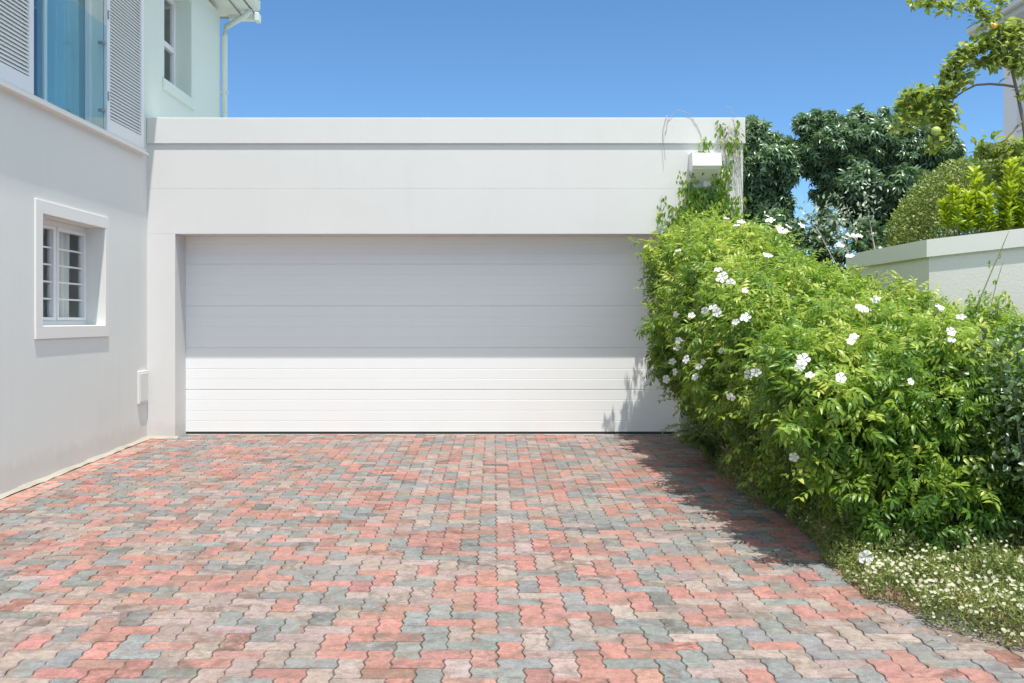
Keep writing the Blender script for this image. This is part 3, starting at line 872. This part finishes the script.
FL=[(766,263,1.1),(728,283,1.2),(722,279,.8),(733,289,.9),(717,314,1),(724,316,.9),(711,311,.8),(747,328,1.15),(741,326,.7),(703,368,.9),(697,364,.8),(709,361,.7),(685,341,.8),(680,352,.9),(676,364,.8),(683,372,.8),(671,380,.9),(674,390,.7),(682,314,.7),(693,321,.7),
    (757,377,1.2),(763,375,.9),(805,367,1.15),(801,370,.8),(855,320,1.2),(862,317,1.0),(868,311,.8),(850,349,.8),(838,384,.9),(854,347,.7),(734,394,.8),(811,385,.7),(860,556,1.2),(797,454,.8),(945,337,.9),(947,344,.7),(933,316,.9),(960,322,.9),(856,243,1.2),(848,241,1.0),(842,245,.9),(838,252,.9),(851,262,.9),(797,233,.9),(776,233,.8),(785,231,.8),(784,240,1.1),(772,228,.9),(738,235,.8),(740,228,.8),(725,228,.7),(680,258,.8),(643,372,.7),(727,355,.7),(744,300,.6),(905,385,.6),(873,306,.7),(700,383,.7)]
for (px,py,s) in FL:
    p=march(px,py,lambda q:dens(q)+.03)
    if p is None:
        p=np.array(at(px,py,10.2))
    if px==860: p=np.array(at(px,py,5.75))
    o=bpy.data.objects.new('flower',random.choice(FM)); COL.objects.link(o); o.parent=hedge
    gq=grad(p[None,:],lambda q:dens(q,False))[0]
    dirv=Vector((gq[0]*.6,gq[1]*.6-.55,gq[2]*.5+.25)).normalized()+Vector((random.gauss(0,.25),random.gauss(0,.2),random.gauss(0,.2)))
    o.rotation_mode='QUATERNION'; o.rotation_quaternion=dirv.to_track_quat('Z','Y')
    o.location=Vector(p)+dirv*.075-Vector(hedge.location); sc=.041*s*(1.0+.12*(p[1]>8)+.15*(p[1]>9.5)); o.scale=(sc*random.uniform(.8,1.1),sc*random.uniform(.65,1),sc*random.uniform(.7,1.8))

# ------------------------------------------------------------------ vine climbing the facade
cv=empty('climbing_vine',(2.3,11.4,0),'sparse climbing vine with bare twigs trailing over the right end of the garage facade','climbing plant')
q=MB(); lp=[];ld=[];ls=[]
def wallpt(px,py,off=.03):
    Yw=YF-off; p=at(px,py,Yw); return p
paths=[[(700,240),(698,200),(700,175),(694,160),(700,150)],[(712,240),(715,210),(709,190),(712,172)],[(728,240),(724,200),(728,170),(724,150),(730,130)],[(735,235),(738,190),(733,160),(736,130),(733,116)],
 [(680,240),(683,205),(690,185),(693,160)],[(672,240),(668,225),(662,212),(660,200),(664,192)],[(690,240),(676,220),(670,214)],[(730,170),(722,140),(716,128),(726,122)],
 [(742,200),(739,160),(741,125)],[(745,215),(741,180),(736,150)],[(720,235),(719,215),(727,190),(731,175)],[(705,150),(698,128),(690,114),(678,110),(668,118),(664,140)],[(735,118),(731,108),(724,106)],[(716,150),(725,135),(737,124)],[(665,160),(662,130),(668,110)]]
for pa in paths:
    pts=[]
    for i in range(len(pa)-1):
        for t in np.linspace(0,1,5)[:-1]:
            x=pa[i][0]*(1-t)+pa[i+1][0]*t+random.gauss(0,.5); y=pa[i][1]*(1-t)+pa[i+1][1]*t
            pts.append(wallpt(x,y,.026+.008*random.random()))
    q.tube(pts,[.0028]*len(pts),4); q.build('stem',M['twig_dry'],cv); q=MB()
for i in range(80):   # dry twiglets over the right strip
    x=random.uniform(724,742); y=random.uniform(120,228); p=wallpt(x,y,.035)
    e=p+Vector((random.uniform(-.06,.06),random.uniform(-.03,.0),random.uniform(-.25,-.05)))
    m2=(p+e)/2+Vector((random.uniform(-.03,.03),-.01,0)); q.tube([p,m2,e],.0018,3)
def leaves_region(n,fx,fy,off=(.03,.16)):
    for i in range(n):
        p=wallpt(fx(),fy(),random.uniform(*off)); lp.append(p); ld.append(Vector((random.gauss(0,.4),random.gauss(-.2,.3),-1+random.gauss(0,.3)))); ls.append(random.uniform(.045,.075))
G_=random.gauss; Un=random.uniform
leaves_region(950,lambda:G_(702,8),lambda:Un(186,245))
leaves_region(420,lambda:G_(690,12),lambda:Un(205,245))
leaves_region(300,lambda:G_(720,5),lambda:Un(165,240))
leaves_region(170,lambda:G_(732,6),lambda:Un(195,240))
leaves_region(110,lambda:G_(687,6),lambda:Un(168,222)); leaves_region(60,lambda:G_(726,4),lambda:Un(160,225))
leaves_region(34,lambda:G_(700,5),lambda:Un(150,156),(.02,.1)); leaves_region(20,lambda:G_(706,4),lambda:G_(143,4),(.03,.1))
leaves_region(42,lambda:G_(731,5),lambda:G_(146,6),(.03,.1)); leaves_region(18,lambda:G_(722,3),lambda:G_(130,6),(.03,.08)); leaves_region(14,lambda:G_(738,2),lambda:G_(130,6),(.03,.08))
leaves_region(30,lambda:G_(672,6),lambda:G_(225,9),(.03,.08)); leaves_region(10,lambda:G_(662,3),lambda:Un(195,215),(.03,.06))
lp_=np.array([tuple(v) for v in lp]); ld_=np.array([tuple(v) for v in ld])
nn=np.array([0,-1.,.35])+rng.normal(size=lp_.shape)*.45
pa=stamp(LV,LF,lp_,ld_,nn,np.array(ls),np.clip(.42+.2*rng.normal(size=len(lp_)),0,1))
sv_,sf_=mb_tris(q); V,F,T=merge([pa,(sv_,sf_,np.full(len(sv_),.5))])
tri_mesh('foliage',V,F,[M['leaf_vine'],M['twig_dry']],cv,T,np.concatenate([np.zeros(len(pa[1])),np.ones(len(sf_))]))

# wand-like shoot leaning on the boundary wall
ws=empty('lone_shoot',(4.0,8.0,.9),'single long bare green shoot arching up against the boundary wall coping','plant')
q=MB(); pts=[at(975,312,8.4),at(983,292,8.5),at(993,268,8.55),at(1001,250,8.6),at(1006,238,8.6),at(1009,231,8.6)]
q.tube(pts,[.006,.006,.005,.004,.003,.002],5); q.build('stem',M['stem'],ws); q=MB()
q.tube([at(986,345,8.45),at(988,318,8.5),at(996,285,8.6),at(1003,262,8.65)],.0035,4)
q.build('stem',M['stem'],ws)
P=[];Dd=[]
for px,py in ((968,294),(973,300),(980,305),(967,310),(1000,298),(1006,300),(1012,303),(998,306),(1010,296),(1005,312),(1015,310),(990,262),(995,280),(1002,255),(988,300),(978,297)):
    for k in range(3): P.append(tuple(at(px+G_(0,2),py+G_(0,2),8.4))); Dd.append((G_(0,.6),G_(0,.4),-1+G_(0,.6)))
V,F,T=stamp(LV,LF,np.array(P),np.array(Dd),np.array([0,-1.,.4])+rng.normal(size=(len(P),3))*.4,rng.uniform(.03,.055,len(P)),rng.random(len(P))*.5+.3)
tri_mesh('foliage',V,F,M['leaf_vine'],ws,T)

# ------------------------------------------------------------------ generic leafy crown
def crown(name,lumps,n,tmpl,mat,parent,size,thick=.35,tonebase=.5,droop=.3,up=.4,rough=.16,nscale=.6,flipn=None,tonevar=.16):
    lum=np.array(lumps,float)
    def f(P):
        d=np.full(len(P),-9.0)
        for l in lum:
            r=l[3:6] if len(l)>=6 else np.array([l[3]]*3)
            q=(P-l[:3])/r; dd=(1-np.linalg.norm(q,axis=1))*r.min(); d=np.maximum(d,dd)
        return np.where(d<-.08,-9.0,d+rough*noise(P,nscale,1)+rough*.5*noise(P,nscale*.4,2))
    rr=lum[:,3:6] if lum.shape[1]>=6 else np.repeat(lum[:,3:4],3,axis=1)
    lo=(lum[:,:3]-rr).min(0)-.25; hi=(lum[:,:3]+rr).max(0)+.25
    P=bush_points(n,lo,hi,f,0,thick); G=grad(P,f)
    m=len(P)
    D=norm(G*.7+np.array([0,0,up-droop])+rng.normal(size=(m,3))*.5); Nn=norm(G*.6+np.array([0,0,.9])+rng.normal(size=(m,3))*.35)
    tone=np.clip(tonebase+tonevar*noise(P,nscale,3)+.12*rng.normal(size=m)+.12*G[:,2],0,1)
    parts=[]; ks=rng.integers(0,len(tmpl),m)
    for k,t in enumerate(tmpl):
        q=ks==k; parts.append(stamp(t[0],t[1],P[q],D[q],Nn[q],rng.uniform(size[0],size[1],q.sum()),tone[q],t[2]))
    V,F,T=merge(parts)
    return tri_mesh(name,V,F,mat,parent,T)
def rose(n=7,W=.36,p=-.3,seg=2): return [rosette(n,1,W,p,seg) for _ in range(3)]
def L1(W=.5,curl=.2):
    V,F=leaflet(1,W,curl=curl); return (V,F,np.zeros(len(V)))

# dark trees behind
def px_l(px,py,Y,rp,ry=None,rd=None):
    p=at(px,py,Y); s=Y/FPX; return (p.x,p.y,p.z,rp*s,(rd or rp)*s,(ry or rp)*s)
t1=empty('tree',(3.62,15.2,0),'narrow dark green tree rising just behind the right end of the garage','tree')
q=MB(); q.tube([(3.62,15.2,-.05),(3.55,15.2,1.6),(3.5,15.2,2.6),(3.7,15.2,3.4)],[.11,.09,.07,.04],8); q.tube([(3.52,15.2,2.3),(3.9,15.1,2.9),(4.1,15,3.2)],[.05,.035,.02],6); q.build('trunk',M['bark'],t1)
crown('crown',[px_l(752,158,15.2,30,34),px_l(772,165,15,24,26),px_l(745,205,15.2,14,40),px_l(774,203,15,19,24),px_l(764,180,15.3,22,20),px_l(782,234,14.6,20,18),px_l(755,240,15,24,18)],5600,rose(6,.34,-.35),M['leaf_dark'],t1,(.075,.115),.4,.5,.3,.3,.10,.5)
t2=empty('tree',(4.76,15.2,0),'broad dark glossy-leaved tree in the middle of the background','tree')
q=MB(); q.tube([(4.76,15.2,-.05),(4.74,15.2,1.6),(4.77,15.2,2.6),(4.9,15.2,3.4),(5.0,15.2,4)],[.13,.11,.085,.06,.03],8); q.tube([(4.8,15.2,2.5),(5.3,15.2,3.1),(5.6,15.2,3.6)],[.06,.045,.03],6); q.tube([(5.9,15.4,0),(5.9,15.4,2),(6.0,15.3,3)],[.09,.08,.05],6); q.build('trunk',M['bark'],t2)
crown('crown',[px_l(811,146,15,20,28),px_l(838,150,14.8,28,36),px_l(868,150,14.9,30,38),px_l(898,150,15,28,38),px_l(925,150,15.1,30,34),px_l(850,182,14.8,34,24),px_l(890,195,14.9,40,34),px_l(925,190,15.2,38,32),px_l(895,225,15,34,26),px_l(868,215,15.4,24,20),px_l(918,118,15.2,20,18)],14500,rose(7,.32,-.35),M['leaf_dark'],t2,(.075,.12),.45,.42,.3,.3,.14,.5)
hd=empty('dark_hedge',(5.0,14.2,0),'shaded dark hedge closing the gap below the background trees','hedge')
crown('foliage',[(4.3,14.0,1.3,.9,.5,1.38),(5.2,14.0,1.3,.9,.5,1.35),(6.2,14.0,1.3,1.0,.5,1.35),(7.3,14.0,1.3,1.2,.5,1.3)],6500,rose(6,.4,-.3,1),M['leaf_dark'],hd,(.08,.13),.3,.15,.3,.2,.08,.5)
q=MB()
for i in range(9): q=MB(); q.tube([(4.0+i*.4,14.1,-.05),(4.0+i*.4+.05,14.1,1.5)],.03,5); q.build('stem',M['bark'],hd)
sv=empty('silver_shrub',(4.9,13.4,0),'pale silver-leaved shrub glowing under the dark background tree','shrub')
crown('foliage',[px_l(815,217,13.4,15,18),px_l(836,212,13.4,14,16),px_l(868,200,13.4,11,15),px_l(852,228,13.4,12,12),px_l(820,237,13.3,12,10)],330,[L1(.55)],M['leaf_silver'],sv,(.045,.075),.4,.5,.2,.4,.10,.3)
q=MB()
for px,py in ((815,225),(836,222),(868,212)): q=MB(); q.tube([(4.9,13.4,-.05),(4.9+(px-840)*.006,13.4,1.4),tuple(at(px,py,13.4))],[.02,.012,.005],5); q.build('stem',M['bark_pale'],sv)

# clipped round bush
cb=empty('clipped_bush',(5.25,11.4,0),'big rounded small-leaved bush behind the boundary wall','bush')
crown('foliage',[px_l(988,256,11.5,100,101,80)],44000,[L1(.5,.1),L1(.62,.3)],M['leaf_clip'],cb,(.030,.046),.20,.5,.1,.5,.022,.30)
q=MB()
for i in range(7):
    a=2*pi*i/7; q=MB(); q.tube([(5.45,11.5,-.05),(5.45+.3*cos(a),11.5+.3*sin(a),1.0),(5.45+.7*cos(a),11.5+.6*sin(a),2.1)],[.06,.04,.015],5); q.build('stem',M['bark'],cb)
# yellow-green upright shrub
ly=empty('lime_shrub',(4.6,10.1,0),'acid yellow-green upright shrub just above the wall coping at right edge','shrub')
lp=[];ld=[];tn=[]; q=MB()
for px,py,h in ((957,222,28),(968,228,30),(978,226,52),(987,228,36),(998,226,30),(1008,226,58),(1015,228,62),(1024,226,50),(948,226,18),(1003,228,40),(1032,226,60),(990,230,28),(963,230,22),(1040,226,50),(972,226,40),(1018,226,34)):
    base=at(px,py+4,9.92+G_(0,.05)); s=9.92/FPX
    top_=base+Vector((G_(0,4)*s,0,(h+8)*s))
    q=MB(); q.tube([Vector((base.x+.0,base.y,-.05)),base,top_],[.012,.008,.003],4); q.build('stem',M['stem'],ly)
    for k in range(130):
        t=random.random(); p=base.lerp(top_,t); a=random.random()*6.28
        lp.append(tuple(p)); ld.append((cos(a)*.8,sin(a)*.8,.55+.5*t)); tn.append(np.clip(.35+.5*t+G_(0,.12),0,1))
lp=np.array(lp)
V,F,T=stamp(LV*np.array([.75,1,1]),LF,lp,np.array(ld),np.array([0,-.4,1.])+rng.normal(size=lp.shape)*.3,rng.uniform(.07,.12,len(lp)),np.array(tn))
tri_mesh('foliage',V,F,M['leaf_lime'],ly,T)

# fruit tree with arching branches
ft=empty('fruit_tree',(5.15,10.6,0),'slender fruit tree with arching branches and a few small round fruits at the upper right','tree')
q=MB(); YT=9.9
def P_(px,py,dy=0): return at(px,py,YT+dy)
q.tube([(5.2,10.6,-.05),(5.17,10.3,1.6),P_(1031,170),P_(1023,120),P_(1016,87),P_(1010,62),P_(1003,40),P_(993,24),P_(978,10),P_(960,4),P_(940,2),P_(918,-4)],[.05,.04,.03,.018,.015,.013,.011,.009,.008,.007,.006,.004],7)
q.tube([P_(1016,87),P_(1004,85),P_(990,84),P_(976,85),P_(964,91),P_(954,98),P_(948,112),P_(940,135)],[.012,.012,.011,.010,.008,.007,.005,.003],6)
q.tube([P_(1010,62),P_(992,60),P_(975,62),P_(958,72),P_(948,90)],[.013,.011,.008,.006,.004],5)
q.tube([P_(948,92),P_(930,92),P_(912,100),P_(903,108)],[.006,.005,.004,.002],4)
q.tube([P_(1003,40),P_(985,45),P_(968,50)],[.012,.008,.004],5)
q.tube([P_(1010,62),P_(1022,55),P_(1036,40)],[.013,.01,.006],5)
q.tube([P_(1023,120),P_(1005,140),P_(985,150)],[.012,.008,.004],5)
q.build('trunk',M['bark'],ft)
s=YT/FPX
cl=[(930,2,12,6,60),(946,6,10,7,50),(912,3,6,5,20),(972,6,10,9,70),(985,16,10,9,60),(1000,6,8,8,30),(1003,34,16,12,170),(1018,36,12,14,150),(985,45,13,9,120),(968,52,12,9,120),(1006,58,16,10,190),(1020,66,10,12,110),(990,62,12,8,110),(957,62,8,9,90),(950,74,9,10,120),(946,90,8,9,100),(962,82,7,6,50),(930,95,12,9,130),(912,96,11,8,100),(904,104,6,6,40),(925,112,14,9,120),(905,122,9,7,50),(946,108,8,10,110),(941,126,8,10,110),(936,146,10,7,70),(955,118,5,5,20),(970,74,5,5,20),(1000,150,22,12,240),(985,150,10,8,80),(1018,150,14,14,180),(1000,172,20,10,130),(1026,172,14,16,120),(995,184,12,8,60),(893,130,4,4,10),(1022,92,5,8,30)]
lp=[];ld=[];tn=[]
for px,py,rx,ry,nn_ in cl:
    c_=P_(px,py,.55 if py>140 and px>960 else 0)
    for k in range(int(nn_*.85)):
        a=rng.normal(size=3)*np.array([rx,0.8*rx,ry])*.55*s
        a=np.clip(a,-1.7*.55*s*max(rx,ry),1.7*.55*s*max(rx,ry)); lp.append((c_.x+a[0],c_.y+a[1],c_.z+a[2])); ld.append((G_(0,.8),G_(0,.8),G_(.1,.6))); tn.append(np.clip(G_(.5,.24)+.1*sin(px*.1),0,1))
lp=np.array(lp)
V,F,T=stamp(LV*np.array([1.15,1,1]),LF,lp,np.array(ld),np.array([0,-.1,1.])+rng.normal(size=lp.shape)*.5,rng.uniform(.06,.115,len(lp)),np.array(tn))
tri_mesh('crown',V,F,M['leaf_fruit'],ft,T)
for px,py,r_,mt in ((994,26,.030,'fruit_o'),(936,131,.046,'fruit_g'),(1007,43,.022,'fruit_g'),(966,46,.024,'fruit_g'),(936,5,.022,'fruit_g')):
    q=MB(); p=P_(px,py,-.12); q.ball(p,r_,14,(1,1,.94)); q.mi=1; q.tube([(p.x,p.y,p.z+r_*.9),(p.x+.005,p.y+.02,p.z+r_+.05)],.003,4); q.build('fruit',[M[mt],M['bark']],ft)

# dark glossy shrub at the right edge
ds=empty('glossy_shrub',(3.2,6.3,gz(6.3)),'dark glossy round-leaved shrub with pale bare stems at the right edge of the bed','shrub')
crown('foliage',[(3.18,5.95,.93,.42,.36,.33),(3.35,6.0,.55,.42,.35,.32),(3.02,5.92,.60,.28,.25,.28)],3000,[L1(.62,.15),L1(.55,.1)],M['leaf_shrub'],ds,(.038,.062),.35,.5,.1,.3,.10,.4)
q=MB()
for i,(a,b_) in enumerate(((3.12,3.05),(3.2,3.4),(3.17,3.2))):
    q=MB(); q.tube([(a,6.0+.04*i,gz(6)-.03),((a+b_)/2,6.0,.25),(b_,6.05,.75)],[.014,.011,.006],6); q.build('stem',M['bark_pale'],ds)

# fern at the garage corner
fn=empty('fern',(2.10,9.6,gz(9.6)),'feathery light green fern arching at the foot of the garage door pier','fern')
lp=[];ld=[]; q=MB()
for i in range(46):
    a=random.uniform(0,6.28); L=random.uniform(.45,.72); d_=Vector((cos(a),sin(a)*.8,0))
    if i<18: d_=Vector((-.9,-.35+G_(0,.25),0)).normalized(); L=random.uniform(.45,.62)
    base=Vector((2.10,9.6,gz(9.6))); pts=[]
    for t in np.linspace(0,1,12):
        pts.append(base+d_*L*.75*t+Vector((0,0,L*(1.5*t-1.05*t*t))))
    q=MB(); q.tube(pts,.002,3); q.build('stem',M['stem'],fn)
    for j in range(2,12):
        for sd in (-1,1):
            side=d_.cross(Vector((0,0,1)))*sd
            for m_ in range(3):
                p=pts[j].lerp(pts[j-1],m_/3); lp.append(tuple(p)); ld.append(tuple(side+d_*.6+Vector((0,0,G_(0,.2)))))
lp=np.array(lp)
V,F,T=stamp(leaflet(1,.16,curl=.2,seg=1)[0],leaflet(1,.16,seg=1)[1],lp,np.array(ld),np.array([0,0,1.])+rng.normal(size=lp.shape)*.3,rng.uniform(.05,.09,len(lp)))
tri_mesh('foliage',V,F,M['leaf_fern'],fn,T)

# ------------------------------------------------------------------ daisy ground cover (stuff)
def cover_pts(n,y0,y1,w,hfun):
    y=rng.uniform(y0,y1,n); u=rng.random(n)
    wv=w(y); e=edge(y)-.0+.05*noise(np.stack([y,y*0,y*0],1),.5,0)
    x=e+u*wv; h=hfun(u,y)*(1+.35*noise(np.stack([x,y,x*0],1),.35,1))
    z=.0202*(y-11.5)+h*np.sqrt(rng.random(n)); return np.stack([x,y,z],1),u
wf=lambda y: np.interp(y,[3.8,4.4,5,6,6.6,7.5,9,11],[1.4,1.6,1.7,1.2,.45,.45,.45,.3])
hf=lambda u,y: (.15*np.sqrt(np.clip(u*wf(y)/.12,0.03,1)))*np.interp(y,[3.8,5,5.8,6.5,8,11],[.9,1,1.0,1.5,2.4,1.4])
cp=[];
P1,u1=cover_pts(60000,3.8,6.6,wf,hf); P2,u2=cover_pts(24000,6.4,11,wf,hf)
tvs=leaflet(1,.30,curl=.1,seg=1)
Pa=np.concatenate([P1,P2]); m=len(Pa)
Dd=norm(rng.normal(size=(m,3))*.7+np.array([-.2,-.2,.6])); Nn=norm(rng.normal(size=(m,3))+np.array([0,0,.6]))
tone=np.clip(.45+.2*noise(Pa,.3,2)+.15*rng.normal(size=m),0,1)
gl=[stamp(tvs[0],tvs[1],Pa,Dd,Nn,rng.uniform(.018,.04,m),tone)]
nleaf=len(gl[0][1])
# blooms
def daisy():
    V=[];F=[];n=9
    for k in range(n):
        a=2*pi*k/n; b_=.26
        i=len(V); V+=[(.18*cos(a),.18*sin(a),.02),(cos(a-b_)*.95,sin(a-b_)*.95,.10),(cos(a+b_)*.95,sin(a+b_)*.95,.10)]; F.append((i,i+1,i+2))
        
    npet=len(F); i=len(V); V.append((0,0,.16))
    for k in range(6): V.append((.30*cos(k*pi/3),.30*sin(k*pi/3),.07))
    for k in range(6): F.append((i,i+1+k,i+1+(k+1)%6))
    # rotate so that template normal +Z stays
    return np.array(V),np.array(F),npet
DV,DF,npet=daisy()
def surf(n,y0,y1,lo=.0,hi=1.0):
    y=rng.uniform(y0,y1,n); u=rng.uniform(lo,hi,n)**1.1; e=edge(y)-.0+.05*noise(np.stack([y,y*0,y*0],1),.5,0); x=e+u*wf(y)
    h=hf(u,y)*(1+.35*noise(np.stack([x,y,x*0],1),.35,1)); z=.0202*(y-11.5)+h+rng.uniform(-.02,.05,n); return np.stack([x,y,z],1)
B=np.concatenate([surf(950,4.1,5.6),surf(260,4.1,5.5,0,.25),surf(60,5.6,6.1),surf(650,6.1,10.5)]); mB=len(B)
Nb=norm(rng.normal(size=(mB,3))*.35+np.array([-.2,-.5,.85])); Db=norm(np.cross(Nb,rng.normal(size=(mB,3))))
bl_=stamp(DV,DF,B,Db,Nb,rng.uniform(.006,.0112,mB),np.zeros(mB))
V,F,T=merge([gl[0],bl_])
mi=np.concatenate([np.zeros(nleaf),np.tile(np.array([1]*npet+[2]*6),mB)])
go=tri_mesh('daisy_ground_cover',V,F,[M['leaf_cover'],M['petal_cream'],M['daisy_eye']],None,T,mi)
tag(go,'low sprawling ground cover dotted with tiny white daisies along the driveway edge','ground cover',kind='stuff')

# fallen leaf and petal litter on the pavers near the bed
lt=[]; n=260
y=rng.uniform(4.4,11.3,n); x=edge(y)-np.abs(rng.normal(size=n))*.16; z=.0202*(y-11.5)+.004
P=np.stack([x,y,z],1); D=rng.normal(size=(n,3))*np.array([1,1,.05]); Nn=np.tile([0,0,1.],(n,1))+rng.normal(size=(n,3))*.2
V,F,T=stamp(LV*np.array([.8,1,.5]),LF,P,D,Nn,rng.uniform(.012,.035,n),rng.random(n))
tag(tri_mesh('leaf_litter',V,F,leafmat('litter',[(0,(.10,.07,.04)),(.6,(.22,.15,.08)),(1,(.45,.40,.30))],.8,.1),None,T),'scattered dry leaves and petals on the pavers beside the bed','leaf litter',kind='stuff')

# ------------------------------------------------------------------ light, world, camera
sdir=Vector((.10,-.288,1)).normalized()
el=math.asin(sdir.z); az=math.atan2(sdir.x,sdir.y)
sun=bpy.data.lights.new('sun','SUN'); sun.energy=3.6; sun.angle=R(.53); sun.color=(1,.955,.88)
so=bpy.data.objects.new('sun',sun); COL.objects.link(so); so.location=(5,-10,30)
so.rotation_mode='QUATERNION'; so.rotation_quaternion=sdir.to_track_quat('Z','Y')
w=bpy.data.worlds.new('World'); scene.world=w; w.use_nodes=True; nt=w.node_tree
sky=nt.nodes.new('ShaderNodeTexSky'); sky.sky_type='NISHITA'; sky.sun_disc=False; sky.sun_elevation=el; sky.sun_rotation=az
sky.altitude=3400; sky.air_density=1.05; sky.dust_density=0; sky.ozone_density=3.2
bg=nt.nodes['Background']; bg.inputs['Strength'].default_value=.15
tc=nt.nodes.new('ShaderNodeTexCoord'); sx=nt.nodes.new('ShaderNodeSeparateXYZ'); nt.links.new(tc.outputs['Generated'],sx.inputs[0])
# sky tinted by height: deeper blue low down, brightness added overhead to fill shade
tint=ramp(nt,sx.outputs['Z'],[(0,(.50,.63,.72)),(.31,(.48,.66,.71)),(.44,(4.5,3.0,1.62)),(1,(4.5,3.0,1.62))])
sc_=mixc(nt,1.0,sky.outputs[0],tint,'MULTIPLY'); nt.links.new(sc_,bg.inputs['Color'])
cam=bpy.data.cameras.new('camera'); co=bpy.data.objects.new('camera',cam); COL.objects.link(co)
co.location=CAM; co.rotation_euler=(R(90),0,0)
cam.sensor_width=36; cam.lens=36*FPX/1024; cam.shift_x=(512-494)/1024; cam.shift_y=-(341.5-321)/1024
cam.clip_end=3000; cam.clip_start=.05
scene.camera=co
vs=scene.view_settings; vs.view_transform='Standard'; vs.look='None'; vs.exposure=.74; vs.gamma=1; vs.use_curve_mapping=False
scene.render.engine='CYCLES'
scene.cycles.max_bounces=8; scene.cycles.diffuse_bounces=5; scene.cycles.transparent_max_bounces=12
